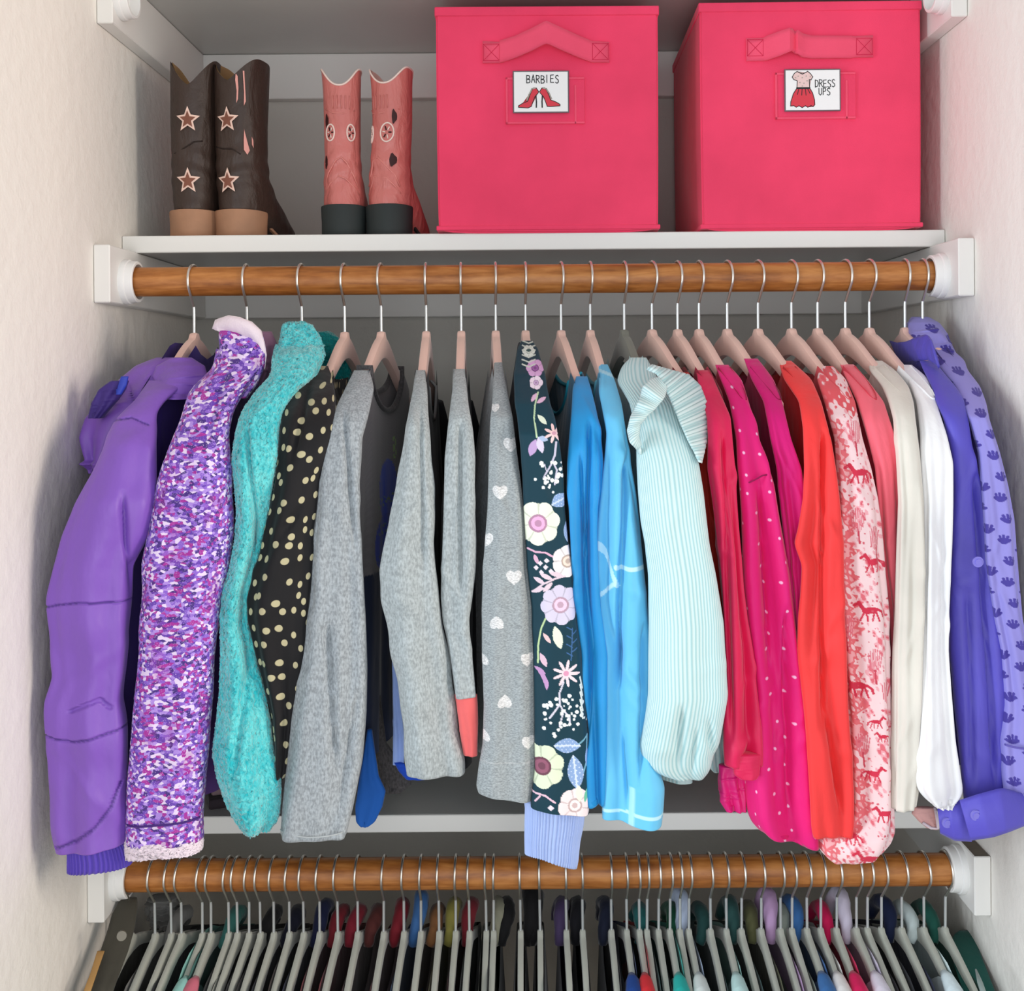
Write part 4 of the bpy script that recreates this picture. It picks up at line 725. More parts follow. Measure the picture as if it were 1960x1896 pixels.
# 21 indigo collared shirt
M_IN = fabric('indigo_twill', (84, 76, 186), .55, .15, satin=True, wr=.45); M_IND = fabric('indigo_torso_shaded', (48, 44, 120), .7)  # darker indigo is the torso, with shade in its colour
r21 = [(690, 1760, 1790), (707, 1768, 1800), (740, 1784, 1828), (770, 1792, 1844), (802, 1806, 1852), (865, 1818, 1860), (928, 1822, 1876), (991, 1820, 1884), (1055, 1817, 1890), (1180, 1813, 1904), (1244, 1814, 1918), (1348, 1821, 1930), (1452, 1832, 1924), (1515, 1838, 1924), (1530, 1840, 1926)]
D21 = ([650, 700, 745, 797, 860, 950, 1700], [1.31, 1.255, 1.21, 1.172, 1.165, 1.165, 1.155])
g, x0, rt = garment('shirt', 1732, r21, M_IN, 'indigo collared shirt with buttoned cuff turned back', 'shirt', rot='s', bmat=M_IND, sl=dict(depth=D21, fold=.006, kf=(2, 3), folds=[(1862, 900, 1895, 1500, 6, .012), (1842, 1120, 1850, 1500, 5, .007)]), bd=dict(dipf=.02, th1=.03, sopen=.05), hlabel='pink hanger mostly hidden by the indigo shirt collar')
ribbon('collar', [(1704, 652), (1716, 656), (1735, 654), (1760, 644), (1775, 640), (1782, 650)], [(1722, 690), (1738, 696), (1760, 690), (1778, 688), (1790, 696), (1798, 704)], [1.37, 1.33, 1.29, 1.27, 1.25], [1.35, 1.31, 1.27, 1.25, 1.235], M_IN, g, n=60, m=10, amp=.001, k=1, thick=.003)
ribbon('cuff', [(1838, 1532), (1880, 1518), (1918, 1508), (1945, 1516), (1985, 1530)], [(1858, 1606), (1900, 1600), (1930, 1590), (1960, 1578), (1990, 1570)], [1.13, 1.12, 1.12, 1.13, 1.15], [1.12, 1.11, 1.11, 1.12, 1.15], M_IN, g, n=60, m=10, amp=.001, k=1, thick=.004)
ribbon('cuff', [(1796, 1546), (1815, 1540), (1840, 1530)], [(1800, 1592), (1828, 1606), (1860, 1608)], [1.15, 1.14, 1.14], [1.15, 1.14, 1.135], M_IN, g, n=40, m=10, amp=.001, k=1, thick=.004)
BTN = plain('indigo_button', (128, 122, 214), .35, .5)
for (bx, by, Y) in ((1868, 1560, 1.118), (1813, 1574, 1.142), (1872, 1075, 1.122)):
    c = P(bx, by, Y - .006); bm = bmesh.new(); cyl_bm(bm, c, (0, 1, .1), .0055, .0016, 24); cyl_bm(bm, c + Vector((0, -.001, 0)), (0, 1, .1), .0032, .0014, 16); from_bm('button', bm, BTN, g, True, .5)
# 22 lavender hoodie with shell print
M_SH = printed('shell_print_cloth', .7); M_SHD = fabric('lavender_torso_shaded', (84, 74, 150), .8)  # darker lavender torso, shade by the wall put into the colour
r22 = [(668, 1782, 1822), (690, 1792, 1846), (707, 1800, 1850), (738, 1828, 1874), (770, 1842, 1886), (802, 1856, 1892), (865, 1874, 1912), (928, 1880, 1928), (991, 1884, 1939), (1055, 1887, 1943), (1120, 1894, 1948), (1180, 1903, 1954), (1244, 1916, 1966), (1348, 1924, 1990), (1414, 1916, 1996), (1487, 1920, 2000), (1516, 1924, 2000)]
g, x0, rt = garment('hoodie', 1766, r22, M_SH, 'lavender hooded sweatshirt with purple shell print, by the right wall', 'hoodie', (0, 22), rot='s', bmat=M_SHD, sl=dict(depth=([650, 700, 745, 797, 860, 950, 1700], [1.32, 1.265, 1.215, 1.168, 1.16, 1.15, 1.14]), paint=p_shells, nu=160, nv=700, fold=.003, sm=4), bd=dict(dipf=.0, th1=.02, sopen=.05), hlabel='rightmost hanger on the upper rod, hidden by the lavender hoodie')
tube('hood', [(606, 1745, 1776), (618, 1738, 1796), (640, 1742, 1814), (665, 1762, 1824), (690, 1784, 1834), (706, 1800, 1838)], M_SH, g, depth=([604, 706], [1.36, 1.28]), dr=.9, rmax=.045, fold=.006, kf=(2, 3, 5), paint=p_shells, nu=160, nv=160, sm=2, folds=[(1780, 640, 1815, 690, 6, .012)])
on_surface(g, [(1918, 1420), (1960, 1424)], r22, 1.14, plain('lavender_seam', (98, 88, 170), .8), .0012)
# ------------------------------------------------------------------ pink fabric bins
M_BIN = fabric('hot_pink_bin_cloth', (247, 70, 108), .85, .15, weave=900, wstr=.35, wr=.25, wrscale=9)
M_BINS = fabric('hot_pink_webbing', (252, 86, 118), .8, .15, weave=700, wstr=.4, wr=.1)
M_CARD = plain('white_card', (250, 250, 250), .4); M_CARDB = plain('grey_card_edge', (112, 100, 106), .5); INK = plain('black_ink', (38, 40, 42), .6); RED = plain('red_ink', (222, 62, 78), .6); BLUSH = plain('blush_ink', (240, 208, 204), .6); GREYI = plain('taupe_ink', (176, 166, 156), .6)
def strokes(name, lines, wd, T, mat, parent, lift=.0003):
    """flat printed lines; lines in card mm, T maps (u, v, lift) to world"""
    V, Fc = [], []
    for L in lines:
        L = [Vector((a, b)) for a, b in L]
        for p, q in zip(L, L[1:]):
            d = (q - p); d.normalize() if d.length else None; n = Vector((-d.y, d.x)) * wd / 2; e = d * wd * .35; k = len(V)
            for z in (p - e + n, p - e - n, q + e - n, q + e + n): V.append(T(z.x, z.y, lift))
            Fc.append((k, k + 1, k + 2, k + 3))
    return mesh(name, np.array([tuple(v) for v in V]), Fc, mat, parent, False)
def fillpoly(name, pts, T, mat, parent, lift=.00015):
    bm = bmesh.new(); vs = [bm.verts.new(T(u, v, lift)) for u, v in pts]; f = bm.faces.new(vs); bmesh.ops.triangulate(bm, faces=[f])
    me = bpy.data.meshes.new(name); bm.to_mesh(me); bm.free(); return link(name, me, mat, parent)
GL = {'B': [[(0, 0), (0, 10)], [(0, 10), (4, 9.4), (4.6, 7.4), (3.6, 5.6), (0, 5)], [(0, 5), (4.6, 4.4), (5.2, 2.2), (4, .4), (0, 0)]], 'A': [[(0, 0), (2.6, 10), (5.2, 0)], [(1, 3.6), (4.2, 3.6)]],
      'R': [[(0, 0), (0, 10), (4, 9.4), (4.6, 7.2), (3.6, 5.4), (0, 5)], [(1.6, 5), (5, 0)]], 'I': [[(1.5, 0), (1.5, 10)]], 'E': [[(4.4, 10), (0, 9.6), (0, .2), (4.6, 0)], [(0, 5), (3.8, 5.2)]],
      'S': [[(4.6, 9), (3, 10.2), (.8, 9.4), (.4, 7), (2.4, 5.4), (4.4, 4), (4.6, 1.4), (2.4, -.2), (0, 1)]], 'D': [[(0, 0), (0, 10), (3.4, 9), (5, 5.6), (3.8, 1.4), (0, 0)]], 'U': [[(0, 10), (.2, 2), (2.4, 0), (4.6, 2), (4.8, 10)]], 'P': [[(0, 0), (.2, 10), (4, 9.4), (4.8, 7), (3.4, 5), (0, 4.8)]]}
def text(s, x, y, h, adv, wob=0):
    out = []
    for i, ch in enumerate(s):
        k = h / 10; yy = y + wob * math.sin(i * 1.7)
        for L in GL[ch]: out.append([(x + i * adv + a * k * .86, yy + b * k) for a, b in L])
    return out
def bin_(label, loc, rot, W, H, D, kind, side_in=.004):
    g = empty('fabric_bin', loc, label, 'storage bin', 'pink fabric bins on the shelf', rot); g.rotation_euler = (0, 0, rot); M = wmat(g)
    def Wd(x, y, z): return M @ Vector((x, y, z))
    # body: gently bulging cloth panels (local: front face y=0, depth +y, centred x)
    bm = bmesh.new(); box_bm(bm, -W / 2, W / 2, 0, D, 0, H, .0)
    bmesh.ops.subdivide_edges(bm, edges=bm.edges[:], cuts=15, use_grid_fill=True)
    for v in bm.verts:
        x, y, z = v.co; fx, fz, fy = x / (W / 2), z / H, (y - D / 2) / (D / 2)
        bl = (1 - fx ** 2) * math.sin(math.pi * min(1, fz * 1.0)) if abs(fx) < 1 else 0
        if y < 1e-5: v.co.y -= .003 * bl * math.sin(5 * fx + 3 * fz) * .35 + .002 * bl
        if abs(abs(x) - W / 2) < 1e-5: v.co.x += math.copysign(.003, x) * (1 - fy ** 2) * math.sin(math.pi * fz)
        tap = 1 - .012 * (1 - fz) ** 3; v.co.x *= tap
        if z > H - 1e-5: v.co.z -= .004 * (1 - fx ** 2) * (1 - fy ** 2)
        if z < .02: v.co.z += .0045 * abs(fx) ** 8 * (1 - z / .02)
    bmesh.ops.transform(bm, matrix=M, verts=bm.verts)
    bmesh.ops.bevel(bm, geom=[e for e in bm.edges if len(e.link_faces) == 2 and e.calc_face_angle(0) > .8], offset=.0022, segments=3, affect='EDGES')
    from_bm('bin_body', bm, M_BIN, g, True, .9)
    def strip(name, x0, x1, y0, y1, z0, z1, mat=M_BINS, bev=.0008):
        bm = bmesh.new(); box_bm(bm, x0, x1, y0, y1, z0, z1, bev, 2); bmesh.ops.transform(bm, matrix=M, verts=bm.verts); return from_bm(name, bm, mat, g, True, .7)
    bm = bmesh.new()          # top and bottom bindings, all round
    for z0, z1, o in ((H - .0105, H + .0012, .0016), (.0035, .0095, .0012)):
        box_bm(bm, -W / 2 - o, W / 2 + o, -o, D + o, z0, z1, .001, 1)
        bmesh.ops.transform(bm, matrix=M, verts=bm.verts); from_bm('rim_binding' if z0 > .1 else 'base_piping', bm, M_BIN, g, True, .7); bm = bmesh.new()
    bm.free()
    # handle of folded webbing
    hz0 = H - .0705; hh = .0265
    def strap(cols):   # cols: (x, ztop, zbot, y)
        V = []; Fc = []
        for (x, zt, zb, y) in cols:
            for i in range(5): V.append(tuple(Wd(x, y, zb + (zt - zb) * i / 4)))
        for i in range(len(cols) - 1):
            for j in range(4): Fc.append((i * 5 + j, (i + 1) * 5 + j, (i + 1) * 5 + j + 1, i * 5 + j + 1))
        o = mesh('handle', np.array(V), Fc, M_BINS, g, True, .5); md = o.modifiers.new('t', 'SOLIDIFY'); md.thickness = .0022; md.offset = 0
        return o
    z0, z1 = hz0, hz0 + hh
    if kind == 0:
        c = [(-.081, z1 + .001, z0, -.0028), (-.060, z1, z0, -.003), (-.0585, z1 + .001, z0, -.005), (-.04, z1 + .005, z0 + .0045, -.010), (-.02, z1 + .012, z0 + .011, -.017), (-.004, z1 + .0185, z0 + .0175, -.0225), (-.001, z1 + .0195, z0 + .018, -.0232), (.002, z1 + .0185, z0 + .0175, -.0222), (.02, z1 + .012, z0 + .011, -.016), (.04, z1 + .005, z0 + .0045, -.009), (.053, z1 + .001, z0 + .001, -.0045), (.056, z1, z0, -.003), (.078, z1 - .001, z0, -.0028)]
    else:
        c = [(-.081, z1 - .001, z0 - .003, -.0028), (-.060, z1 - .001, z0 - .003, -.003), (-.056, z1 + .0005, z0 - .003, -.006), (-.042, z1 + .004, z0 + .000, -.013), (-.030, z1 + .007, z0 + .004, -.018), (-.026, z1 + .007, z0 + .006, -.014), (-.022, z1 + .004, z0 + .0035, -.011), (-.019, z1 + .005, z0 + .002, -.015), (-.012, z1 + .002, z0 - .0005, -.010), (0, z1, z0 - .0015, -.007), (.03, z1, z0 - .001, -.0055), (.050, z1, z0 - .001, -.0048), (.054, z1, z0, -.003), (.078, z1 + .001, z0, -.0028)]
    strap(c)
    for s, xa, xb in ((-1, -.080, -.060), (1, .057, .077)):
        lines = [[(xa, z0 + .003), (xb, z0 + .003), (xb, z1 - .003), (xa, z1 - .003), (xa, z0 + .003), (xb, z1 - .003)], [(xa, z1 - .003), (xb, z0 + .003)]]
        strokes('stitching', lines, .0006, lambda u, v, l: Wd(u, -.0042 - l, v), plain('pink_thread', (214, 24, 74), .8) if 'pink_thread' not in bpy.data.materials else bpy.data.materials['pink_thread'], g)
    # sewn pocket and its card
    pz1 = hz0 - .0185; pz0 = pz1 - .0585; px0, px1 = (-.0525, .0465) if kind == 0 else (-.0455, .0555)
    strip('label_pocket', px0, px1, -.0038, -.0015, pz0, pz1, M_BIN, .0006)
    wx = .0028
    bm = bmesh.new()
    for (a, b_, c_, d_) in ((px0, px1, pz0, pz0 + wx), (px0, px1, pz1 - wx, pz1), (px0, px0 + wx, pz0, pz1), (px1 - wx - .010, px1 - .010, pz0, pz1 - .010)): box_bm(bm, a, b_, -.0048, -.0036, c_, d_, .0004, 1)
    bmesh.ops.transform(bm, matrix=M, verts=bm.verts); from_bm('pocket_binding', bm, M_BINS, g, True, .7)
    cw, chh = .0705, .053; cx0 = -.0435 if kind == 0 else -.0345; cz1 = pz1 + .0075 if kind == 0 else pz1 + .0035; yc = -.0075
    card = strip('label_card', cx0, cx0 + cw, yc, yc + .0016, cz1 - chh, cz1, M_CARDB, .0006)
    def T(u, v, l): return Wd(cx0 + u / 1000, yc - .0002 - l, cz1 - chh + v / 1000)
    def sub(o, nm): o.name = nm; o.parent = card; return o
    # parts of the card are its children: the card mesh sits in the bin's frame, so parent through an identity
    mw, mh = cw * 1000, chh * 1000; b0 = 1.6
    fillpoly('card_face', [(b0, b0), (mw - b0, b0), (mw - b0, mh - b0), (b0, mh - b0)], T, M_CARD, card, .0)
    if kind == 0:
        strokes('lettering', text('BARBIES', 17.5, 37.5, 9.5, 6.0, .5), 1.05, T, INK, card)
        sh = [(7, 7), (19, 6.2), (23, 8), (25.5, 15), (27.5, 20), (31.5, 24.5), (32.5, 26.5), (29.5, 31), (26.5, 31.5), (23.5, 28), (21, 21), (18.5, 14.5), (12, 12), (7, 9)]
        for mir in (0, 1):
            f = (lambda p: p) if not mir else (lambda p: (66 - p[0], p[1] + (1.5 if p[0] < 22 else 0)))
            q = [f(p) for p in sh]; q = q if not mir else q[::-1]
            fillpoly('shoe_print', q, T, RED, card); strokes('shoe_outline', [q + [q[0]]], .9, T, INK, card)
            strokes('shoe_outline', [[f((29, 21)), f((29.5, 14)), f((29.3, 7))]], 1.6, T, INK, card)
            strokes('shoe_lining', [[f((28, 31)), f((24, 30)), f((20.5, 23)), f((17.5, 16))]], 1.6, T, GREYI, card, .0004)
    else:
        strokes('lettering', text('DRESS', 38.5, 30, 9, 5.2, .4) + text('UPS', 43, 20, 8.5, 5.2, .4), .95, T, INK, card)
        bod = [(15.5, 29), (16, 38), (11.5, 40), (9.8, 43), (12.5, 47.5), (16, 50), (18, 48.5), (22.5, 46.5), (27, 48.5), (29, 50), (32.5, 47), (35.5, 43), (33.5, 39.5), (31, 39.5), (31.5, 29)]
        sk = [(15.5, 29), (31.5, 29), (35, 23), (37.5, 14), (37.8, 8), (35.5, 5.5), (33, 7), (29, 4.8), (26, 6.8), (22, 4.5), (18, 6.8), (14.5, 5), (11.5, 7), (7.5, 6.5), (7.8, 12), (11, 22)]
        fillpoly('dress_print', bod, T, BLUSH, card); fillpoly('dress_print', sk, T, RED, card)
        strokes('dress_outline', [bod + [bod[0]], sk + [sk[0]], [(18, 28), (16, 21)], [(22, 28), (21.5, 20)], [(26, 28), (27, 20)], [(29, 28), (32, 22)]], .9, T, INK, card)
        strokes('dress_outline', [[(15.5, 29), (31.5, 29)]], 2.2, T, INK, card, .0004)
        strokes('dress_dots', [[(x, y), (x + .6, y)] for x, y in ((17, 44), (22, 42), (27, 44), (19, 36), (24, 35), (28, 38), (22, 31.5), (13.5, 42), (32, 43))], 1.3, T, GREYI, card, .0004)
    return g
ZS = CZ + .1774
b1 = P(1050, 460, 1.381); bin_('pink fabric bin with a white card showing red high heels', (b1.x, 1.383, ZS), 0.004, .2795, .2835, .278, 0)
b2 = P(1556, 450, 1.375); bin_('pink fabric bin with a white card showing a red dress', (b2.x + .001, 1.385, ZS), -.012, .2775, .2875, .278, 1)
# ------------------------------------------------------------------ cowboy boots
def sliceat(levels, z):
    zs = [l[0] for l in levels]; return [float(np.interp(z, zs, [l[i] for l in levels])) for i in range(1, 5)]
def boot(label, x, y, rz, levels, H, dips, mats, starz, scale=1.0, mirror=1, heelh=.036, kind=0):
    """levels: (z, cy, rx, ry, cx) slices; back of the boot faces -Y"""
    g = empty('cowboy_boot', (x, y, ZS), label, 'boot', None, rz); g.rotation_euler = (0, 0, rz); M = wmat(g)
    nu, nv = 72, 90; th = np.linspace(0, 2 * math.pi, nu, endpoint=False)
    def build(name, mat, inset=0.0, z_lo=0.0, dz=0.0):
        zb = levels[0][0] if not inset else z_lo; t = np.linspace(0, 1, nv)[:, None]
        ztop = (H - dips * (1 - np.abs(np.sin(th)) ** 1.15) if not kind else H - dips * np.abs(np.cos(th)) ** 2.2) - .003 * np.abs(np.sin(th)) ** 14 + dz
        Z = zb + (ztop[None, :] - zb) * t; zs = [l[0] for l in levels]
        cy, rx, ry, cx = [np.interp(Z, zs, [l[i] for l in levels]) for i in range(1, 5)]
        for a in (cy, rx, ry, cx):
            for _ in range(2): a[1:-1] = (a[:-2] + 2 * a[1:-1] + a[2:]) / 4
        e = 2 / 2.3; X = cx + (rx - inset) * np.sign(np.sin(th)) * np.abs(np.sin(th)) ** e; Y = cy - (ry - inset) * np.sign(np.cos(th)) * np.abs(np.cos(th)) ** e
        # pointed toe for the long low slices
        k = np.clip((ry - .045) / .05, 0, 1) * np.clip(-np.cos(th), 0, 1)[None, :]; X = cx + (X - cx) * (1 - .55 * k)
        wr = (.0006 * np.sin(Z * 260 + 2 * np.sin(th * 2 + x * 90)) * np.exp(-((Z - .085) / .03) ** 2)); X += wr * np.sin(th); Y -= wr * np.cos(th) * 2
        V = np.stack([X, Y, Z], -1).reshape(-1, 3); idx = np.arange(nv * nu).reshape(nv, nu)
        Fq = np.stack([idx[:-1], np.roll(idx[:-1], -1, 1), np.roll(idx[1:], -1, 1), idx[1:]], -1).reshape(-1, 4).tolist()
        Fq.append([int(i) for i in idx[0][::-1]])
        V = np.array([tuple(M @ Vector(v)) for v in V]); return mesh(name, V, Fq, mat, g, True, .9), ztop
    o, ztop = build('upper', mats[0]); build('lining', mats[1], .0022, .10, -.0006)
    def surf(u, z, out=.0006, side=-1):
        cy, rx, ry, cx = sliceat(levels, z); q = max(-.985, min(.985, (u - cx) / rx)); return M @ Vector((u, cy - ry * (1 - abs(q) ** 2.3) ** (1 / 2.3) - out, z))
    def decal(name, pts, mat, out=.0008, sub=3):
        bm = bmesh.new(); c = (sum(p[0] for p in pts) / len(pts), sum(p[1] for p in pts) / len(pts)); n = len(pts)
        rings = []
        for s in range(sub + 1):
            f = s / sub; rings.append([bm.verts.new(surf(c[0] + (p[0] - c[0]) * f, c[1] + (p[1] - c[1]) * f, out)) for p in pts] if s else [bm.verts.new(surf(c[0], c[1], out))])
        for i in range(n):
            bm.faces.new((rings[0][0], rings[1][i], rings[1][(i + 1) % n]))
            for s in range(1, sub): bm.faces.new((rings[s][i], rings[s + 1][i], rings[s + 1][(i + 1) % n], rings[s][(i + 1) % n]))
        r = bmesh.ops.extrude_face_region(bm, geom=bm.faces[:]); 
        for v in [v for v in r['geom'] if isinstance(v, bmesh.types.BMVert)]: v.co.y -= .0007
        from_bm(name, bm, mat, g, False)
    def cord(name, pts, mat, r=.0008, closed=False, out=.0006):
        V, Fc = sweep([surf(u, z, out) for u, z in pts], r, 6, closed); mesh(name, np.array([tuple(v) for v in V]), Fc, mat, g, True)
    # heel and sole
    bm = bmesh.new(); cy, rx, ry, cx = sliceat(levels, heelh + .002); n = 40
    def ringv(z, kx, ky, fwd):
        out = []
        for i in range(n):
            a = 2 * math.pi * i / n; X = cx + rx * kx * math.sin(a); yy = -ry0 * ky * math.cos(a)
            Y = hy + (yy if yy < 0 else min(yy * 1.0, fwd)); out.append(bm.verts.new(M @ Vector((X, Y, z))))
        return out
    ry0 = rx * 1.05; hy = (cy - ry) + ry0 * .985
    zz = [(0, .97, .97), (.002, 1.0, 1.0), (heelh * .5, 1.0, 1.0), (heelh - .002, 1.03, 1.04), (heelh + .0, 1.02, 1.03), (heelh + .001, .9, .9)]
    R = [ringv(z, a, b_, .018) for z, a, b_ in zz]
    for p, q in zip(R, R[1:]):
        for i in range(n): bm.faces.new((p[i], p[(i + 1) % n], q[(i + 1) % n], q[i]))
    bm.faces.new(R[0][::-1]); bm.faces.new(R[-1]); from_bm('heel', bm, mats[2], g, True, .7)
    bm = bmesh.new(); L0 = cy - ry + .05; L1 = cy + ry + .003; pr = []
    for z in (0, .004):
        ring = []
        for i in range(30):
            a = 2 * math.pi * i / 30; fy = (1 - math.cos(a)) / 2; wdt = rx * 1.06 * (1 - .45 * fy ** 3); ring.append(bm.verts.new(M @ Vector((cx + wdt * math.sin(a), L0 + (L1 - L0) * fy, z + (0 if fy > .35 else (.35 - fy) * .09)))))
        pr.append(ring)
    for i in range(30): bm.faces.new((pr[0][i], pr[0][(i + 1) % 30], pr[1][(i + 1) % 30], pr[1][i]))
    bm.faces.new(pr[0][::-1]); bm.faces.new(pr[1]); from_bm('sole', bm, mats[2], g, True, .7)
    # top edge piping
    if kind: 
        pt = []
        for i in range(nu):
            z = ztop[i]; cy_, rx_, ry_, cx_ = sliceat(levels, z); e = 2 / 2.3; a = th[i]
            pt.append(M @ Vector((cx_ + rx_ * math.copysign(abs(math.sin(a)) ** e, math.sin(a)), cy_ - ry_ * math.copysign(abs(math.cos(a)) ** e, math.cos(a)), z)))
        V, Fc = sweep(pt, .0013, 6, True); mesh('top_piping', np.array([tuple(v) for v in V]), Fc, mats[3], g, True)
    def star(cx_, cz, r, ri, ph=0): return [(cx_ + (r if i % 2 == 0 else ri) * math.sin(math.pi * i / 5 + ph), cz + (r if i % 2 == 0 else ri) * math.cos(math.pi * i / 5 + ph) * (1.1)) for i in range(10)]
    for (sx_, sz, r) in starz:
        decal('star', star(sx_, sz, r, r * .45), mats[3], .0018, 3); decal('star_centre', star(sx_, sz - .0003, r * .66, r * .29), mats[4], .0028, 3)
    return g, surf, decal, cord
BR = fabric('dark_brown_leather', (58, 43, 36), .5, 0, weave=500, wstr=.35, wr=.5, wrscale=26, satin=True); BRL = plain('tan_lining', (170, 134, 92), .8); BRH = plain('stacked_leather_heel', (168, 126, 98), .6, .3, 120, .3, .001, var=.12)
BRO = plain('pale_pink_piping', (240, 206, 190), .6); BRC = fabric('brown_inlay', (134, 86, 70), .7, 0)
lv_b = [(.003, .122, .0230, .040, 0), (.012, .116, .0275, .052, 0), (.024, .100, .0295, .066, 0), (.034, .080, .0300, .080, 0), (.045, .070, .0298, .070, 0), (.060, .052, .0292, .050, 0), (.080, .040, .0282, .040, 0), (.105, .037, .0275, .037, 0), (.15, .036, .0285, .036, 0), (.19, .036, .0290, .038, .001), (.235, .036, .0295, .040, .002)]
def bscale(lv, kx, ky=1, kz=1): return [(z * kz, cy * ky, rx * kx, ry * ky, cx) for z, cy, rx, ry, cx in lv]
q = P(366, 452, 1.405)
gb, sf, dc, cd = boot('left dark brown cowboy boot, standing nearest the left wall', q.x - .003, 1.402, .02, bscale(lv_b, 1.04), .2345, .040, [BR, BRL, BRH, BRO, BRC], [(.001, .150, .0155), (.0005, .072, .0155)])
PKI = plain('pink_inlay', (226, 160, 150), .5)
dc('inlay', [(-.0268, .100), (-.0255, .112), (-.0262, .117), (-.0272, .108)], PKI)
cd('fold_line', [(-.018, .108), (-.004, .114), (.008, .122), (.018, .124)], plain('dark_crease', (40, 28, 22), .7), .0009)
q = P(446, 452, 1.40)
gb, sf, dc, cd = boot('right dark brown cowboy boot, toe pointing right, beside its mate', q.x - .007, 1.405, -.24, [(z, cy, rx * 1.09, ry * 1.0, cx) for z, cy, rx, ry, cx in lv_b], .2345, .034, [BR, BRL, BRH, BRO, BRC], [(0, .150, .0155), (0, .072, .0155)])
dc('inlay', [(.0125, .171), (.0145, .176), (.0155, .190), (.0150, .205), (.0130, .208), (.0122, .200), (.0135, .186)], PKI); dc('inlay', [(.0205, .168), (.0225, .174), (.0222, .212), (.0208, .212), (.0212, .185)], PKI)
dc('inlay', [(.0195, .112), (.0225, .106), (.0245, .112), (.0228, .122), (.0200, .138), (.0195, .125)], PKI); dc('inlay', [(.0262, .120), (.0272, .116), (.0272, .126), (.0262, .130)], PKI)
cd('fold_line', [(-.020, .118), (-.008, .114), (.006, .113), (.016, .106)], plain('dark_crease_b', (40, 28, 22), .7), .0009)
PK = fabric('pink_leather', (206, 118, 112), .38, 0, weave=300, wstr=.3, wr=.5, wrscale=40, satin=True); PKL = plain('pale_lining', (226, 190, 178), .7); PKH = plain('black_rubber_heel', (46, 52, 52), .65, .3, 150, .2, .001); PKP = plain('cream_piping', (240, 216, 206), .5); DKH = plain('dark_cutout', (52, 14, 16), .6); PKD = fabric('pink_leather_raised', (218, 132, 124), .35, 0, satin=True)
lv_p = [(.003, .108, .0210, .036, 0), (.012, .102, .0250, .046, 0), (.024, .088, .0270, .058, 0), (.036, .070, .0275, .070, 0), (.045, .060, .0280, .060, 0), (.060, .044, .0262, .042, 0), (.080, .034, .0240, .033, -.001), (.105, .031, .0225, .030, -.001), (.15, .029, .0228, .028, -.001), (.19, .028, .0235, .028, -.001), (.225, .028, .0252, .030, -.002)]
for lb, pxc, rz, mir, k in (('left pink cowboy boot with black heel, beside the brown pair', 652, .03, 1, 0), ('right pink cowboy boot with black heel, nearest the pink bin', 742, -.24, -1, 1)):
    q = P(pxc, 452, 1.40)
    gp, sf, dc, cd = boot(lb, q.x - (.009 if k else 0), 1.402, rz, [(z, cy, rx * (1.07 if k else 1.02), ry, cx + (.007 * min(1, max(0, (z - .05) / .1)) if k else 0)) for z, cy, rx, ry, cx in lv_p], .221, .028 if not k else .026, [PK, PKL, PKH, PKP, PKD], [], heelh=.041, kind=1)
    o = -.008 * k; d = .006 * k
    cdd = lambda n_, p_, *a_: cd(n_, [(u_ + d * min(1, max(0, (z_ - .05) / .1)), z_) for u_, z_ in p_], *a_); dcc = lambda n_, p_, *a_: dc(n_, [(u_ + d * min(1, max(0, (z_ - .05) / .1)), z_) for u_, z_ in p_], *a_)
    cdd('seam', [(-.0195 + o * .3, .164), (-.01 + o, .158), (.004 + o, .157), (.018, .162)], PKD, .0009)
    for u in (-.009, -.004, .002, .007, .012): cdd('stitch_ridge', [(u + o, .163), (u + o, .180)], PKD, .0007)
    cdd('seam', [(-.0215, .066), (-.016, .082), (-.006 + o, .097), (.001 + o, .101), (.008 + o, .094), (.016, .078), (.021, .064)], PKD, .0011); cdd('seam', [(-.022, .055), (-.014, .068), (-.003 + o, .077), (.006, .074), (.016, .064), (.022, .055)], PKD, .001)
    for (u, z, a, b_) in (((-.013, .133, .0055, .0105), (.013, .133, .0045, .0105)) if not k else ((.004, .132, .0085, .0120), (-.0195, .132, .0030, .0105))):
        pts = [(u + a * math.cos(t), z + b_ * math.sin(t)) for t in np.linspace(0, 2 * math.pi, 20, endpoint=False)]
        pts = [(max(-.0205, min(.0215, p)), r_) for p, r_ in pts]; cdd('medallion', pts, PKP, .0011, True)
        for t in range(6): cdd('medallion_petal', [(u + a * .25 * math.cos(t), z + b_ * .25 * math.sin(t)), (max(-.0205, min(.0215, u + a * .7 * math.cos(t))), z + b_ * .7 * math.sin(t))], PKP if t % 2 else DKH, .0009)
    for (u, z, a, b_) in (((-.0178, .148, .0022, .009), (-.0190, .096, .0020, .008)) if not k else ((.0125, .152, .0030, .0085), (.0130, .097, .0042, .0080))):
        dcc('cutout', [(u + a * math.cos(t), z + b_ * math.sin(t) * (1 + .25 * math.cos(3 * t))) for t in np.linspace(0, 2 * math.pi, 14, endpoint=False)], DKH, .0006)
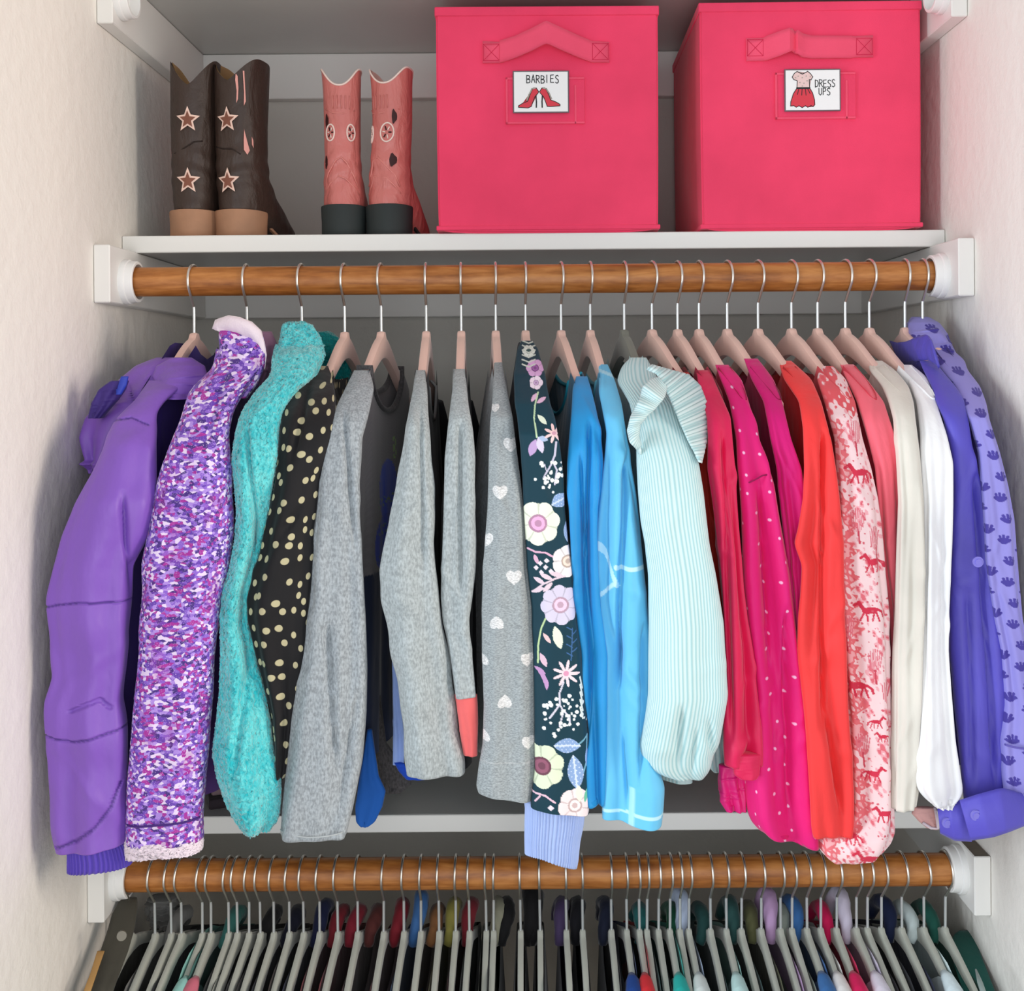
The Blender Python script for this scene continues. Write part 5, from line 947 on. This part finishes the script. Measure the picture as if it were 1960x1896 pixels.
# ------------------------------------------------------------------ folded pile on the low shelf
g = empty('folded_clothes', (P(430, 1520, 1.40).x, 1.42, CZ - .538), 'purple, black and mauve striped stack seen between the jacket and teal fleece', 'folded clothes')
xa, xb = P(372, 1500, 1.42).x, P(470, 1500, 1.42).x; zz = CZ - .5379
for nm, h, c in (('folded_top', .013, (52, 44, 50)), ('folded_top', .015, (128, 108, 112)), ('folded_top', .007, (40, 34, 46)), ('folded_top', .016, (82, 66, 140)), ('folded_top', .006, (196, 186, 214))):
    bm = bmesh.new(); y0 = 1.365 + (zz - CZ + .538) * .9; box_bm(bm, xa, xb, y0, y0 + .2, zz, zz + h, .0028, 3)
    bmesh.ops.rotate(bm, cent=((xa + xb) / 2, y0 + .1, zz), matrix=Matrix.Rotation(.35, 3, 'Z'), verts=bm.verts)
    from_bm(nm, bm, fabric('folded_%d_%d' % (c[0], c[1]), c, .9), g, True, .7); zz += h
# ------------------------------------------------------------------ lower rod
LOW = [  # hook px, neck px, neck py, cloth colour, word, bump (px colour height) or None, tip colour or None
 (252, 250, 1783, (70, 68, 60), 'olive jacket', None, None), (290, 298, 1786, (118, 118, 116), 'wrinkled light grey top', 1, None), (323, 328, 1776, (30, 30, 32), 'black top', None, None), (342, 349, 1781, (26, 28, 34), 'black-navy top', None, None),
 (386, 388, 1783, (150, 212, 204), 'mint top', None, (160, 220, 212)), (398, 407, 1788, (60, 118, 112), 'teal-collared black top', 1, (222, 120, 140)), (430, 441, 1784, (44, 44, 44), 'charcoal top', None, None), (447, 456, 1784, (38, 40, 40), 'dark grey top', None, None),
 (474, 479, 1784, (26, 26, 28), 'black top', 1, None), (493, 499, 1782, (40, 36, 34), 'dark brown top', None, None), (518, 527, 1794, (22, 24, 40), 'navy top', 1, None), (546, 558, 1784, (52, 36, 32), 'brown top', None, None),
 (576, 582, 1790, (24, 30, 62), 'navy top', 2, None), (606, 615, 1790, (116, 28, 40), 'maroon top', 1, None), (642, 647, 1783, (126, 30, 46), 'dark red top', 1, None), (680, 687, 1786, (84, 40, 38), 'red-brown top', 1, None),
 (735, 735, 1784, (120, 28, 40), 'maroon top', 2, None), (773, 773, 1786, (60, 104, 160), 'blue top', 3, None), (808, 805, 1788, (132, 90, 56), 'brown top', 1, None), (838, 840, 1776, (138, 132, 66), 'olive yellow top', 2, None),
 (870, 874, 1786, (120, 34, 46), 'dark red top', 2, None), (892, 900, 1778, (40, 50, 46), 'dark green top', None, None), (924, 932, 1786, (150, 150, 130), 'khaki top', 2, None), (940, 948, 1778, (22, 22, 24), 'black lace top', 2, None),
 (995, 995, 1774, (16, 16, 18), 'black frilly top', 4, None), (1025, 1036, 1778, (18, 18, 20), 'black top', 3, None), (1083, 1082, 1774, (74, 60, 96), 'dark purple top', 2, None), (1114, 1114, 1785, (20, 20, 26), 'black top', 2, None),
 (1173, 1167, 1778, (24, 30, 50), 'navy top', 2, None), (1201, 1197, 1784, (30, 62, 130), 'blue top', None, (34, 74, 150)), (1223, 1222, 1782, (226, 52, 62), 'bright red top', None, (232, 54, 62)), (1241, 1238, 1776, (40, 110, 110), 'teal top', 1, None),
 (1259, 1262, 1779, (28, 26, 28), 'black top', None, None), (1283, 1283, 1782, (40, 186, 176), 'turquoise top', None, (44, 190, 180)), (1301, 1302, 1778, (22, 84, 60), 'green top', 1, None), (1322, 1318, 1775, (190, 206, 232), 'pale blue top', 3, (226, 236, 232)),
 (1363, 1357, 1775, (40, 80, 78), 'dark teal top', 1, None), (1390, 1389, 1780, (176, 226, 220), 'pale mint top', None, (200, 236, 232)), (1419, 1420, 1777, (44, 82, 80), 'deep teal top', 2, None), (1457, 1457, 1776, (96, 98, 66), 'olive top', 1, None),
 (1494, 1493, 1783, (196, 160, 204), 'lilac top', 3, None), (1519, 1515, 1770, (150, 160, 150), 'sage top', 1, None), (1541, 1545, 1782, (60, 110, 170), 'denim blue top', 2, (66, 116, 176)), (1572, 1571, 1774, (240, 236, 234), 'white top', None, (244, 240, 238)),
 (1602, 1602, 1778, (220, 30, 92), 'hot pink top', 1, (226, 34, 96)), (1638, 1640, 1777, (214, 206, 226), 'lilac-white top', 3, (232, 226, 240)), (1662, 1660, 1774, (44, 36, 46), 'plum top', None, None), (1688, 1687, 1770, (34, 36, 44), 'charcoal top', None, None),
 (1726, 1725, 1772, (24, 34, 66), 'navy top', 2, None), (1773, 1765, 1775, (214, 230, 230), 'pale top with green', 1, (220, 236, 240)), (1815, 1807, 1776, (34, 92, 80), 'dark green top', 1, None)]
ORD = ['first', 'second', 'third', 'fourth', 'fifth', 'sixth', 'seventh', 'eighth', 'ninth', 'tenth', '11th', '12th', '13th', '14th', '15th', '16th', '17th', '18th', '19th', '20th', '21st', '22nd', '23rd', '24th', '25th', '26th', '27th', '28th', '29th', '30th', '31st', '32nd', '33rd', '34th', '35th', '36th', '37th', '38th', '39th', '40th', '41st', '42nd', '43rd', '44th', '45th', '46th', '47th', '48th', '49th', '50th', '51st']
BUMPZ = {1: .012, 2: .020, 3: .030, 4: .036}; FM = {}
def lowmat(c):
    k = tuple(c)
    if k not in FM: FM[k] = fabric('low_cloth_%d_%d_%d' % k, c, .85, .2)
    return FM[k]
rs = np.random.RandomState(3)
for i, (hx, nx, ny, c, wd, bm_, tip) in enumerate(LOW):
    X0 = P((hx * .35 + nx * .65), 1700, LY).x; r = .0 + (nx - VX) / 800 * .085 + rs.uniform(-.012, .012)
    dz = (1783 - ny) / F * LY * .6
    side = 'left' if i < 26 else 'right'; o_ = ORD[i] if i < 26 else ORD[len(LOW) - 1 - i]
    t = place_hanger(X0, r, True, 'slim grey hanger with %s, %s from the %s on the lower rod' % (wd if 'top' in wd or 'jacket' in wd else wd, o_, side), 'slim grey hangers on the lower rod', tilt=rs.uniform(-.012, .012))
    zn = CZ - .662
    g = empty('jacket' if i == 0 else 'top', (X0, LY, zn), '%s on the slim grey hanger %s from the %s, lower rod' % (wd, o_, side), 'top' if i else 'jacket', 'tops on the lower rod')
    mt = lowmat(c); fc = 1 if nx < 1015 else -1
    so = .052 if tip else rs.uniform(.068, .085)
    body('torso', X0, LY, r, zn, mt, g, CZ - 1.10, prof=OUT2, L=.160, sopen=so, dipf=rs.uniform(.03, .05), dipb=rs.uniform(-.012, .0), th0=.0055, th1=.013, seed=i, face=fc, nu=56, nv=16, fold=.0018)
    if tip:   # shoulder cloth standing out over the near arm
        c_, s_ = math.cos(r), math.sin(r); pts = []
        for s, zz_ in ((.050, -.020), (.060, -.0215), (.075, -.028), (.10, -.040), (.135, -.056), (.165, -.075), (.172, -.12), (.175, -.22)): pts.append((X0 + s * s_, LY - s * c_, zn + zz_ - .004))
        V, Fc = sweep(pts, [.004, .0075, .010, .012, .013, .014, .015, .013], 14); mesh('shoulder', np.array([tuple(v) for v in V]), Fc, lowmat(tip), g, True)
    if bm_:   # collar or hood rising behind the neck
        h = BUMPZ[bm_]; c_, s_ = math.cos(r), math.sin(r); xo = fc * .009
        n = 15; pts = []; rad = []
        for k in range(n):
            a = math.pi * k / (n - 1); ss = -.015 - .030 * (1 - math.cos(a)) ; zz_ = -.022 + (h + .012) * math.sin(a); lx = xo + .006 * math.sin(a) + .0012 * math.sin(k * .8 + i)
            pts.append((X0 + lx * c_ + ss * s_, LY + lx * s_ - ss * c_, zn + zz_)); rad.append(.0055 + .0035 * math.sin(a) * (1 if bm_ < 4 else 1.9))
        V, Fc = sweep(pts, rad, 12); V = [v + Vector(rs.uniform(-.0007, .0007, 3)) for v in V]
        mesh('collar', np.array([tuple(v) for v in V]), Fc, mt, g, True)
    if i == 0:   # jacket sleeve and collar by the left wall, with a button
        D0 = 1.24
        tube('sleeve', [(1718, 232, 262), (1745, 216, 262), (1780, 206, 256), (1820, 192, 244), (1860, 178, 228), (1896, 164, 214), (1960, 146, 200), (2050, 138, 190), (2200, 140, 186)], mt, g, depth=([1718, 1800, 1900, 2200], [1.30, 1.26, 1.20, 1.18]), dr=.5, fold=.003, nv=90)
        tube('edge_band', [(1820, 186, 200), (1860, 174, 186), (1896, 160, 174), (1960, 144, 156), (2050, 136, 146)], plain('tan_edge', (178, 138, 84), .8), g, depth=([1820, 1900, 2050], [1.235, 1.185, 1.17]), dr=.5, fold=0, nv=40, rmin=.004)
        cc = P(233, 1790, 1.22); b2_ = bmesh.new(); cyl_bm(b2_, cc, (.35, -1, .2), .0052, .004, 20); from_bm('button', b2_, plain('horn_button', (120, 116, 104), .4), g, True, .5)
    if i == 1:
        tube('collar', [(1716, 286, 338), (1735, 280, 342), (1755, 284, 340), (1772, 292, 326)], mt, g, depth=1.37, dr=.5, fold=.006, kf=(5, 9, 13), nv=60, bumps=.004, sm=2)
    if i == len(LOW) - 1:   # dark green sleeve hanging beyond the last hanger
        tube('sleeve', [(1782, 1836, 1858), (1800, 1822, 1868), (1830, 1822, 1878), (1860, 1830, 1889), (1896, 1842, 1902), (1960, 1856, 1916), (2060, 1862, 1920), (2200, 1862, 1916)], lowmat((30, 88, 80)), g, depth=([1782, 1850, 1950, 2200], [1.33, 1.27, 1.2, 1.18]), dr=.5, fold=.004, nv=90)
        V, Fc = sweep([P(x, y, d) for x, y, d in ((1868, 1855, 1.215), (1876, 1880, 1.19), (1886, 1910, 1.17), (1890, 2000, 1.15))], [.001, .003, .0035, .003], 8); mesh('stripe', np.array([tuple(v) for v in V]), Fc, lowmat((150, 166, 162)), g, True)
